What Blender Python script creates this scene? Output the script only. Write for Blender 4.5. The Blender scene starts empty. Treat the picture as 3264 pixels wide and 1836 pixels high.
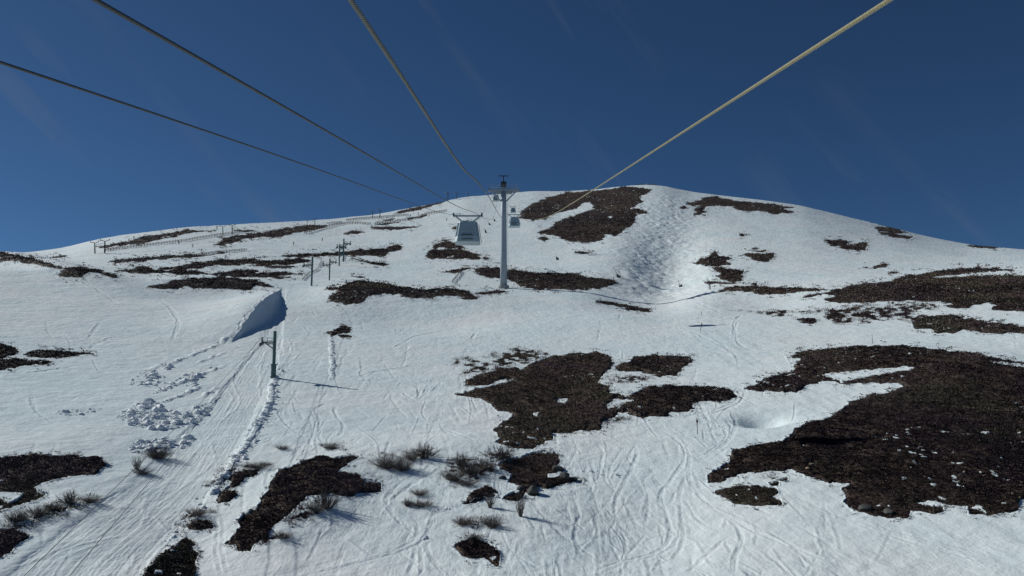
import bpy, bmesh, math, random
import numpy as np
from mathutils import Vector, Matrix, Euler
random.seed(7); RNG = np.random.default_rng(11)
C = bpy.context.scene.collection
sc = bpy.context.scene
R_ = math.radians
W, H, F = 3264.0, 1836.0, 2663.0          # photo pixels, focal length in pixels
PITCH = R_(8.0); CP, SP = math.cos(PITCH), math.sin(PITCH)
CZ = 40.0                                 # eye height of the cabin above the datum

# ------------------------------------------------------------------ camera, sun, sky
cam = bpy.data.cameras.new('camera'); cam.sensor_width = 36.0; cam.lens = 36.0 * F / W
cam.clip_start = 0.1; cam.clip_end = 20000
camo = bpy.data.objects.new('camera', cam); C.objects.link(camo)
camo.location = (0, 0, CZ); camo.rotation_euler = (R_(90) + PITCH, 0, 0); sc.camera = camo

SUN_DIR = Vector((-0.80, 0.33, 0.0)).normalized()
SUN_EL = R_(31.0)
sunv = Vector((SUN_DIR.x * math.cos(SUN_EL), SUN_DIR.y * math.cos(SUN_EL), math.sin(SUN_EL)))
sl = bpy.data.lights.new('sun', 'SUN'); sl.energy = 3.8; sl.angle = R_(0.53); sl.color = (0.985, 0.985, 0.95)
so = bpy.data.objects.new('sun', sl); C.objects.link(so)
so.rotation_euler = (-sunv).to_track_quat('-Z', 'Y').to_euler(); so.location = (-300, 200, 500)

w = bpy.data.worlds.new("World"); sc.world = w; w.use_nodes = True
nt = w.node_tree; nt.nodes.clear()
def NN(t, typ, **kw):
    n = t.nodes.new(typ)
    for k, v in kw.items(): setattr(n, k, v)
    return n
out = NN(nt, 'ShaderNodeOutputWorld'); bg = NN(nt, 'ShaderNodeBackground')
sky = NN(nt, 'ShaderNodeTexSky', sky_type='NISHITA', sun_disc=False)
sky.sun_elevation = SUN_EL; sky.sun_rotation = math.atan2(sunv.x, sunv.y)
sky.altitude = 2600; sky.air_density = 0.75; sky.dust_density = 0.8; sky.ozone_density = 3.2
bg.inputs['Strength'].default_value = 0.05
# cabin window glare painted into the sky colour: long diagonal streaks
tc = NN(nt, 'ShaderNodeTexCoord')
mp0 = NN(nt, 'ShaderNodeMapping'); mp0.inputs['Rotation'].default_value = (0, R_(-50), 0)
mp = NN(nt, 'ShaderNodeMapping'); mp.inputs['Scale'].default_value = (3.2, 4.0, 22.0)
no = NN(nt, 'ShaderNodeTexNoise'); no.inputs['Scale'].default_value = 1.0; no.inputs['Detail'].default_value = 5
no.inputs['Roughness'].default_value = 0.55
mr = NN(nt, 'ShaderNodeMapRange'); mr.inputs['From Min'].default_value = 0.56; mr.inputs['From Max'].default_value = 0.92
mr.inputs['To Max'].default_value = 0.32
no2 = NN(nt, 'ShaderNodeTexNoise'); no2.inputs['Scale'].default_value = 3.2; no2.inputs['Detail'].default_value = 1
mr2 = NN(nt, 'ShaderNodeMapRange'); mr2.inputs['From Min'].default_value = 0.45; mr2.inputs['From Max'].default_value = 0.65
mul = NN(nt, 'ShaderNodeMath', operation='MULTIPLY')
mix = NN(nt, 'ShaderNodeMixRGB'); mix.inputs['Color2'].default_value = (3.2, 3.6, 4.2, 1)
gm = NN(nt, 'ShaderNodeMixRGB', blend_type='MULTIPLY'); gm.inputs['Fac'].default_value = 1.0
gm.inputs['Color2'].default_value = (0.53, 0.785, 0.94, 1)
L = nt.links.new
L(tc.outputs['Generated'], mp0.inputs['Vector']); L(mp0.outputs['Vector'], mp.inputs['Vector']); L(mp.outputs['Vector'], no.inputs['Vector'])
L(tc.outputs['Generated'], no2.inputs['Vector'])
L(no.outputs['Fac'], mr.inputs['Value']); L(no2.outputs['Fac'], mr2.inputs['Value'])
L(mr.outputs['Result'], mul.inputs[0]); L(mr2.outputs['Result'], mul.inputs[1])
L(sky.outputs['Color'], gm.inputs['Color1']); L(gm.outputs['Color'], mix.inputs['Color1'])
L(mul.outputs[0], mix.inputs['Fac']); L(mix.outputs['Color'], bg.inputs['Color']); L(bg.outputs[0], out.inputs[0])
vs = sc.view_settings; vs.view_transform = 'Standard'; vs.look = 'None'; vs.gamma = 1; vs.exposure = 0.0; vs.use_curve_mapping = False
sc.cycles.max_bounces = 4; sc.cycles.diffuse_bounces = 2; sc.cycles.transparent_max_bounces = 8

# ------------------------------------------------------------------ maths helpers
def px_dir(px, py):
    u = (np.asarray(px, float) - W / 2) / F; v = (H / 2 - np.asarray(py, float)) / F
    return u, CP - v * SP, SP + v * CP
def project(x, y, z):
    """world -> photo pixel; z is absolute"""
    zz = z - CZ
    fw = y * CP + zz * SP; up = -y * SP + zz * CP
    fw = np.where(fw < 0.5, 0.5, fw)
    return W / 2 + F * x / fw, H / 2 - F * up / fw
def hash2(ix, iy, seed):
    h = (ix.astype(np.int64) * 374761393 + iy.astype(np.int64) * 668265263 + seed * 1442695041) & 0xffffffff
    h = ((h ^ (h >> 13)) * 1274126177) & 0xffffffff
    return ((h ^ (h >> 16)) & 0xffff) / 65535.0 * 2 - 1
def vnoise(x, y, seed=0):
    ix = np.floor(x); iy = np.floor(y); fx = x - ix; fy = y - iy
    fx = fx * fx * (3 - 2 * fx); fy = fy * fy * (3 - 2 * fy)
    ix = ix.astype(np.int64); iy = iy.astype(np.int64)
    a = hash2(ix, iy, seed); b = hash2(ix + 1, iy, seed); c = hash2(ix, iy + 1, seed); d = hash2(ix + 1, iy + 1, seed)
    return a + (b - a) * fx + (c - a) * fy + (a - b - c + d) * fx * fy
def fbm(x, y, octv=3, seed=0, gain=0.5):
    s = 0; a = 1.0; t = 0
    for k in range(octv):
        s = s + a * vnoise(x * 2 ** k + 17.3 * k, y * 2 ** k - 9.1 * k, seed + k); t += a; a *= gain
    return s / t
def sstep(a, b, x):
    t = np.clip((x - a) / (b - a), 0, 1); return t * t * (3 - 2 * t)

# ------------------------------------------------------------------ hillside shape: polar grid round the cabin
RIDGE = [(-900, 860), (-400, 838), (0, 806), (90, 807), (200, 790), (310, 762), (430, 743), (600, 724), (800, 712), (1000, 702), (1090, 695),
         (1210, 681), (1320, 660), (1420, 641), (1480, 628), (1600, 618), (1700, 609), (1800, 610), (1900, 605), (1980, 594),
         (2060, 589), (2110, 591), (2200, 610), (2300, 623), (2420, 636), (2560, 656), (2700, 690), (2830, 722),
         (2960, 755), (3080, 778), (3264, 795), (3500, 815), (4100, 850)]
rp = np.array(RIDGE, float); dx, dy, dz = px_dir(rp[:, 0], rp[:, 1])
R_TH = np.arctan2(dx, dy); R_S = dz / np.hypot(dx, dy)
DTH = np.linspace(R_(-75), R_(75), 6001)
def smooth(v, deg):
    n = int(deg / 0.025 * 3); k = np.exp(-0.5 * (np.arange(-n, n + 1) * 0.025 / deg) ** 2); k /= k.sum()
    return np.convolve(np.pad(v, n, mode='edge'), k, mode='valid')
DS = smooth(np.interp(DTH, R_TH, R_S), .42)
DR = smooth(np.interp(DTH, [R_(-60), R_(-31), R_(-22), R_(-13), R_(-6), R_(-2), R_(9), R_(18), R_(31), R_(60)],
                     [480, 560, 610, 690, 780, 850, 860, 820, 760, 700]), 4.0)
def ridge_s(th): return np.interp(th, DTH, DS)
def ridge_r(th): return np.interp(th, DTH, DR)
NEAR_ROWS = [(1880, 47), (1836, 50), (1700, 57.5), (1600, 64), (1500, 73), (1400, 85), (1300, 102), (1200, 127), (1100, 163), (1000, 218), (930, 280)]
ns = np.array([math.tan(PITCH + math.atan((918 - r) / F)) for r, _ in NEAR_ROWS]); nr_ = np.array([d for _, d in NEAR_ROWS], float)
S_B, R_B = ns[-1], nr_[-1]
def F_r(s, th):
    Rr = ridge_r(th); sr = ridge_s(th)
    u = np.clip((s - S_B) / (sr - S_B), 0, 1)
    far = R_B * (Rr / R_B) ** u
    return np.where(s < S_B, np.exp(np.interp(s, ns, np.log(nr_))), far)
NT, NR = 1760, 1040
TH = np.linspace(R_(-34), R_(34), NT)
s0 = ns[0]
tt = np.linspace(0, 1, NR)
sg = s0 + (ridge_s(TH)[:, None] - s0) * tt[None, :]
rg = F_r(sg, TH[:, None])
zg = rg * sg
# rows nearer than the frame and behind the ridge
near_r = np.array([0.5, 6, 14, 22, 30, 38, 43]); near_z = np.array([-17, -16.6, -15.6, -14.3, -12.6, -10.8, -9.7]) - 0.35
kk = np.array([3, 7, 13, 22, 35, 60, 100, 180, 300, 600, 1200, 2500], float)
Rr = rg[:, -1:]; Sr = sg[:, -1:]
bz = Rr * Sr + kk[None, :] * Sr - 0.34 * (kk - 30 * (1 - np.exp(-kk / 30)))[None, :] - 0.02 * kk[None, :]
r_all = np.concatenate([np.repeat(near_r[None, :], NT, 0), rg, Rr + kk[None, :]], 1)
z_all = np.concatenate([np.repeat(near_z[None, :], NT, 0), zg, bz], 1)
# columns outside the frame, closing the circle behind the camera
TO = np.concatenate([np.linspace(R_(34.4), R_(70), 24), np.linspace(R_(74), R_(180), 20)])
def outer(col, ths):
    rr, zz = r_all[col], z_all[col]
    wgt = 1 - sstep(R_(36), R_(95), np.abs(ths))[:, None]
    back = -17.4 - 0.09 * np.minimum(rr, 900)
    return np.repeat(rr[None], len(ths), 0), zz[None] * wgt + back[None] * (1 - wgt)
ro, zo = outer(-1, TO); rl, zl = outer(0, -TO[::-1])
TH_A = np.concatenate([-TO[::-1], TH, TO]); r_all = np.concatenate([rl, r_all, ro]); z_all = np.concatenate([zl, z_all, zo])
c0 = len(TO); NA = len(TH_A); NRR = r_all.shape[1]; k0 = len(near_r)
X = r_all * np.sin(TH_A)[:, None]; Y = r_all * np.cos(TH_A)[:, None]; Z = z_all + CZ
PX, PY = project(X, Y, Z)                    # photo pixel of the undisturbed slope
INV = np.zeros_like(X); INV[c0 - 4:c0 + NT + 4, :] = 1.0
D = np.zeros_like(X)
rad = r_all
GC = np.array([(900, 905), (885, 1000), (868, 1090), (800, 1210), (700, 1360), (545, 1540), (300, 1760), (210, 1850)], float)   # groomed lift track: centre line and half width
GH = np.array([16, 20, 34, 66, 100, 145, 205, 230], float)
cxg = np.interp(PY, GC[:, 1], GC[:, 0]); hwg = np.interp(PY, GC[:, 1], GH)
GQ = np.where(INV > 0, (PX - cxg) / hwg, 9.0); GROOM = (1 - sstep(.82, 1.08, np.abs(GQ))) * sstep(900, 960, PY)
# ---- rolling relief (metres)
far = sstep(120, 320, rad)
D += fbm(X / 75, Y / 75, 3, 3) * 0.9 * far * (1 - sstep(0.86, 1.0, rad / ridge_r(TH_A)[:, None]))
D += fbm(X / 19, Y / 19, 3, 9) * (0.20 + 0.16 * far)
D += fbm(X / 4.3, Y / 4.3, 3, 21) * (1 - .8 * GROOM) * (0.05 + 0.07 * far)
D += fbm(X / 1.1, Y / 1.1, 2, 31) * (1 - .8 * GROOM) * (0.02 + 0.03 * far)
D -= GROOM * .10
def bump(px, py, sx, sy, h, rot=0.0):
    """a mound or hollow of h metres on the slope"""
    global D
    a = R_(rot); ux = (PX - px) * math.cos(a) + (PY - py) * math.sin(a); uy = -(PX - px) * math.sin(a) + (PY - py) * math.cos(a)
    q = (ux / sx) ** 2 + (uy / sy) ** 2
    D += np.where(q < 12, h * np.exp(-q), 0) * (INV > 0)
bump(1330, 955, 260, 40, 2.6); bump(1120, 945, 110, 30, 1.6)      # bank with heath along its crest
bump(1330, 1010, 260, 40, -1.6)
bump(640, 905, 160, 22, 1.2); bump(640, 945, 220, 26, -1.0)
bump(2130, 830, 110, 120, -6.0, 14); bump(2000, 930, 120, 50, -2.5); bump(1950, 760, 140, 130, 1.5)   # shaded gully under the moguls
bump(2430, 965, 170, 35, -1.4); bump(2640, 915, 200, 30, 1.4)
bump(2900, 1180, 420, 70, 1.6); bump(2950, 1400, 380, 140, 1.0)    # dark heath knoll
bump(160, 860, 210, 26, 3.0, 12); bump(2430, 1340, 70, 16, -1.3); bump(2440, 1354, 26, 6, -0.55)
bump(600, 1600, 230, 180, -0.6); bump(2080, 1660, 260, 150, -0.9); bump(1460, 1440, 260, 50, 0.8)
bump(1000, 1590, 240, 90, 0.7, -35)
# ---- moguls
mg = np.exp(-(((PX - 2110 - (PY - 700) * -0.05) / 150) ** 2)) * sstep(600, 640, PY) * (1 - sstep(880, 960, PY)) * INV
D += mg * (np.abs(fbm(X / 6, Y / 8, 3, 41)) * 1.0 - 0.2)
# ---- steep cut bank beside the groomed track (its face turns away from the sun)
CRE = np.array([(900, 905), (890, 928), (864, 965), (837, 998), (802, 1032), (765, 1066), (735, 1092)], float)
FOOT = np.array([(902, 905), (898, 928), (900, 965), (892, 998), (852, 1032), (772, 1066), (740, 1092)], float)
CRH = np.interp(PY, [915, 930, 950, 975, 1005, 1035, 1066, 1092], [0, .4, 1.7, 2.9, 3.3, 2.5, 1.0, 0])
crx = np.interp(PY, CRE[:, 1], CRE[:, 0]) + vnoise(PY / 6, PY * 0, 3) * 3; ftx = np.interp(PY, FOOT[:, 1], FOOT[:, 0]) + vnoise(PY / 5, PY * 0, 8) * 3
face = 1 - np.clip((PX - crx) / np.maximum(ftx - crx, 6), 0, 1)
CRH = CRH * (1 + .06 * vnoise(PX / 60, PY / 30, 12)) + (CRH > .3) * (np.abs(PX - crx) < 16) * .12 * vnoise(PX / 7, PY / 5, 13)
D += np.where(INV > 0, CRH * np.where(PX < crx, np.exp(-((crx - PX) / 170) ** 2), face * face * (1.6 - .6 * face)), 0)
# ---- ploughed windrow lines: little ridges
def stamp(poly, h, wm, jitter=0.0, seed=1, step=1.2, taper=True, wav=0.0):
    """a groove (h<0) or ridge (h>0), h metres high and wm metres wide, along a line on the slope"""
    p = np.array(poly, float)
    for _ in range(3):                                          # Chaikin
        if len(p) > 2:
            q = np.empty((2 * len(p) - 2, 2)); q[0::2] = p[:-1] * .75 + p[1:] * .25; q[1::2] = p[:-1] * .25 + p[1:] * .75
            p = np.vstack([p[:1], q, p[-1:]])
    seg = np.hypot(*(p[1:] - p[:-1]).T); cum = np.concatenate([[0], np.cumsum(seg)])
    n = max(4, int(cum[-1] / step)); t = np.linspace(0, cum[-1], n)
    x = np.interp(t, cum, p[:, 0]); y = np.interp(t, cum, p[:, 1])
    if jitter: x = x + vnoise(t / 14, t * 0 + seed, seed) * jitter; y = y + vnoise(t / 14, t * 0 + seed + 5, seed + 3) * jitter * .5
    amp = np.ones(n) * h
    if taper: amp = amp * np.clip(np.minimum(t, cum[-1] - t) / (0.15 * cum[-1] + 1), 0, 1)
    if wav: amp = amp * (0.65 + wav * vnoise(t / 11, t * 0 + 3.3, seed + 7))
    ddx, ddy, ddz = px_dir(x, y); th = np.arctan2(ddx, ddy); s = ddz / np.hypot(ddx, ddy)
    ok = (th > TH[1]) & (th < TH[-2]) & (s > s0) & (s < ridge_s(th) - .001)
    th, s, amp = th[ok], s[ok], amp[ok]
    if not len(th): return
    ci = np.round((th - TH[0]) / (TH[1] - TH[0])).astype(int) + c0
    ri = np.round((s - s0) / (ridge_s(th) - s0) * (NR - 1)).astype(int) + k0
    r = F_r(s, th); xw = r * np.sin(th); yw = r * np.cos(th)
    wk = np.maximum(wm, .00135 * r) ** 2; AK = np.clip(r / 85, .85, 2.3) if abs(h) < .22 else 1.0
    for a in range(-4, 5):
        for b in range(-3, 4):
            c = np.clip(ci + a, 0, NA - 1); q = np.clip(ri + b, 0, NRR - 1)
            d2 = (X[c, q] - xw) ** 2 + (Y[c, q] - yw) ** 2
            g = amp * AK * np.exp(-d2 / wk)
            if h < 0: np.minimum.at(TR, (c, q), g)
            else: np.maximum.at(TRP, (c, q), g)
TR = np.zeros_like(X); TRP = np.zeros_like(X)
def z5(*pts): return [(x / 1.7336, 1000 + y / 1.7336) for x, y in pts]
def z6(*pts): return [(900 + x / 1.7336, 1000 + y / 1.7336) for x, y in pts]
def z7(*pts): return [(1400 + x / 1.733, 1000 + y / 1.733) for x, y in pts]
def z8(*pts): return [(2164 + x / 1.7336, 1000 + y / 1.7336) for x, y in pts]
def z1(*pts): return [(x / 2.337, 500 + y / 2.337) for x, y in pts]
def z2(*pts): return [(900 + x / 3.22, 560 + y / 3.22) for x, y in pts]
def z3(*pts): return [(1400 + x / 2.862, 450 + y / 2.862) for x, y in pts]
def z4(*pts): return [(2164 + x / 2.337, 560 + y / 2.337) for x, y in pts]
for pl, h, wd in [(z5((1310, 112), (1240, 150), (1110, 208), (960, 268), (800, 310)), .38, .5), (z5((1250, 215), (1080, 272)), .3, .35),
                  (z5((1260, 280), (1100, 340), (980, 390), (850, 440)), .38, .45), (z5((1120, 400), (1030, 445), (900, 490)), .35, .4),
                  (z5((1210, 410), (1100, 470)), .3, .35), (z5((1230, 420), (1170, 500), (1040, 640)), .25, .45),
                  (z5((1560, 285), (1520, 360), (1490, 440), (1500, 500), (1430, 590), (1390, 680), (1330, 760), (1280, 820), (1200, 930), (1150, 990)), .32, .5),
                  (z5((1830, 120), (1838, 250), (1832, 375)), .32, .5)]:
    stamp(pl, h, wd, 5, 5, wav=.5)
# ---- ski tracks: hand-laid sweeping ones, then many short random carves
for pl in [z7((1240, 590), (1220, 640), (1290, 680), (1380, 770), (1280, 900), (1200, 960), (1260, 1060), (1280, 1180), (1180, 1260), (950, 1340), (830, 1420)),
           z7((1320, 620), (1300, 650), (1370, 730), (1380, 860), (1310, 960), (1340, 1080), (1310, 1200), (1200, 1270), (1000, 1330), (850, 1440)),
           z7((1060, 690), (1100, 750), (1050, 860), (960, 990), (970, 1080), (1060, 1180), (1180, 1240)),
           z7((1010, 960), (1050, 1060), (1120, 1140), (1240, 1190)),
           z7((1640, 430), (1600, 500), (1480, 540), (1560, 620), (1600, 690), (1500, 760), (1400, 800)),
           z8((300, 420), (340, 450), (270, 510), (100, 545), (0, 580)), z8((345, 420), (365, 460), (300, 510), (150, 560)),
           z8((270, 520), (320, 600), (280, 690), (200, 760), (100, 790)), z8((240, 560), (300, 640), (260, 720), (160, 780)),
           z8((0, 1060), (20, 1140), (10, 1230), (-60, 1330)), z8((180, 1040), (320, 1140), (345, 1240), (300, 1330), (290, 1449)),
           z8((0, 690), (30, 740), (60, 800), (40, 900), (120, 1000), (420, 1200), (700, 1330), (1000, 1440)),
           z8((100, 990), (400, 1140), (640, 1290), (780, 1449)), z8((570, 1040), (900, 1130), (1400, 1260), (1907, 1370)),
           z8((600, 1000), (1000, 1180), (1500, 1330), (1907, 1430)), z8((30, 1420), (160, 1280), (280, 1190)),
           z6((1600, 990), (1640, 1060), (1600, 1200), (1650, 1330)), z6((700, 1100), (750, 1180), (720, 1260), (560, 1330), (300, 1400)),
           z6((880, 1020), (820, 1130), (790, 1240), (700, 1300), (400, 1380), (100, 1449)), z6((560, 1050), (640, 1160), (740, 1220)),
           z6((780, 1270), (820, 1360), (900, 1449)), z6((760, 1280), (770, 1449)), z6((740, 1290), (690, 1449)),
           z6((860, 830), (700, 900), (590, 990), (560, 1040), (620, 1130)), z6((900, 850), (740, 920), (620, 1010), (590, 1060)),
           z6((740, 400), (760, 470), (700, 470), (660, 430)), z6((800, 380), (790, 440), (740, 480)), z6((870, 370), (860, 410), (820, 430)),
           z6((200, 490), (170, 530), (210, 600), (190, 680), (240, 740)), z6((290, 490), (280, 550), (350, 620), (300, 690)),
           z6((420, 230), (440, 290), (420, 350), (480, 320), (760, 280)), z6((520, 180), (600, 200), (740, 110), (840, 80), (1000, 45)),
           z6((770, 590), (900, 640), (1060, 740)), z6((560, 160), (400, 175), (160, 195)), z6((1070, 90), (1040, 140)),
           z5((1440, 180), (1380, 240), (1300, 330), (1290, 400), (1340, 460), (1330, 510), (1240, 580), (1180, 640)),
           z5((1520, 160), (1560, 190), (1540, 240)), z5((1400, 250), (1330, 350), (1310, 390)), z5((1460, 560), (1540, 620), (1640, 650)),
           z5((1800, 490), (1740, 520), (1720, 560), (1790, 620)), z5((1570, 510), (1530, 550), (1580, 620), (1700, 700)),
           z5((1070, 700), (1060, 780), (1000, 860), (820, 960), (800, 1040), (830, 1120)), z5((1240, 700), (1210, 800), (900, 1000), (840, 1050), (760, 1200)),
           z5((1160, 660), (1080, 760), (960, 880), (860, 1000)), z5((330, 1330), (420, 1280), (560, 1240), (700, 1200)),
           z5((330, 1360), (440, 1310), (560, 1260)), z5((0, 1449), (200, 1360), (420, 1260)), z5((1180, 900), (1020, 1130), (900, 1260), (780, 1449)),
           z5((1200, 1070), (1205, 1200), (1190, 1330), (1230, 1449)), z5((1220, 1060), (1230, 1180), (1215, 1300), (1260, 1449)),
           z5((640, 120), (520, 160), (490, 200)), z5((170, 440), (170, 520), (260, 600), (330, 610)), z5((0, 330), (200, 320), (420, 290)),
           z4((470, 990), (400, 1100), (420, 1240), (500, 1300)), z4((0, 1120), (300, 1260), (440, 1360), (430, 1449)), z4((100, 900), (300, 1000), (480, 1100)),
           z1((1180, 1040), (1300, 1180), (1330, 1270), (1240, 1400)), z1((740, 1230), (650, 1350)), z1((560, 940), (760, 1010), (900, 1120))]:
    off = random.choice([4, 5, 6])
    dp = -random.uniform(.10, .17)
    stamp(pl, dp, .16, 3, random.randint(0, 99)); stamp([(x + off, y + 1) for x, y in pl], dp * .8, .14, 3, random.randint(0, 99))
    stamp([(x - 5, y) for x, y in pl], .05, .16, 3, 4)
for k in range(340):                                            # short carved turns, thickest down the runs
    m = random.random()
    if m < .35: x, y = random.gauss(2150, 330), random.uniform(1230, 1850)
    elif m < .55: x, y = random.uniform(880, 1500), random.uniform(1010, 1420)
    elif m < .72: x, y = random.uniform(1000, 2000), random.uniform(1580, 1850)
    elif m < .88: t = random.random(); x, y = 1000 - 640 * t + random.gauss(0, 70), 1000 + 850 * t
    else: x, y = random.uniform(0, 3264), random.uniform(880, 1830)
    sc_ = 0.35 + (y - 850) / 1000 * 1.0
    n = random.choice([1, 1, 2]); dirx = (632 - x) / 1600 if x < 1100 else random.gauss(.05, .4)
    if m < .35: dirx = random.gauss(-.05 if y < 1500 else .35, .55)
    pts = [(x, y)]; side = random.choice([-1, 1]); a = random.uniform(12, 50) * sc_
    for q in range(n):
        x += dirx * 70 * sc_ + side * a; y += random.uniform(36, 100) * sc_; side = -side; pts.append((x, y))
    stamp(pts, -random.uniform(.05, .13), random.uniform(.10, .16), 2, k)
    if random.random() < .5: stamp([(x + 5 * sc_, y) for x, y in pts], -random.uniform(.04, .09), .12, 2, k)
    if random.random() < .4: stamp([(x - 4 * sc_, y + 1) for x, y in pts], .05, .14, 2, k)
for k in range(420):                                            # parallel groomer and snowcat lines down the left track
    t = random.random(); y0 = 1020 + 800 * t; x0 = float(np.interp(y0, GC[:, 1], GC[:, 0]) + random.uniform(-.95, .95) * np.interp(y0, GC[:, 1], GH))
    ln = random.uniform(50, 230); y1 = y0 + ln; f_ = (x0 - np.interp(y0, GC[:, 1], GC[:, 0])) / np.interp(y0, GC[:, 1], GH); x1 = float(np.interp(y1, GC[:, 1], GC[:, 0]) + f_ * np.interp(y1, GC[:, 1], GH)) + random.gauss(0, 8)
    stamp([(x0, y0), ((x0 + x1) / 2 + random.gauss(0, 5), (y0 + y1) / 2), (x1, y1)], -random.uniform(.08, .2), .12, 3, k)
D += (TR * 0.30) * (1 - .35 * GROOM) + TRP * 0.6
Z = Z + D
PX, PY = project(X, Y, Z)
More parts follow.
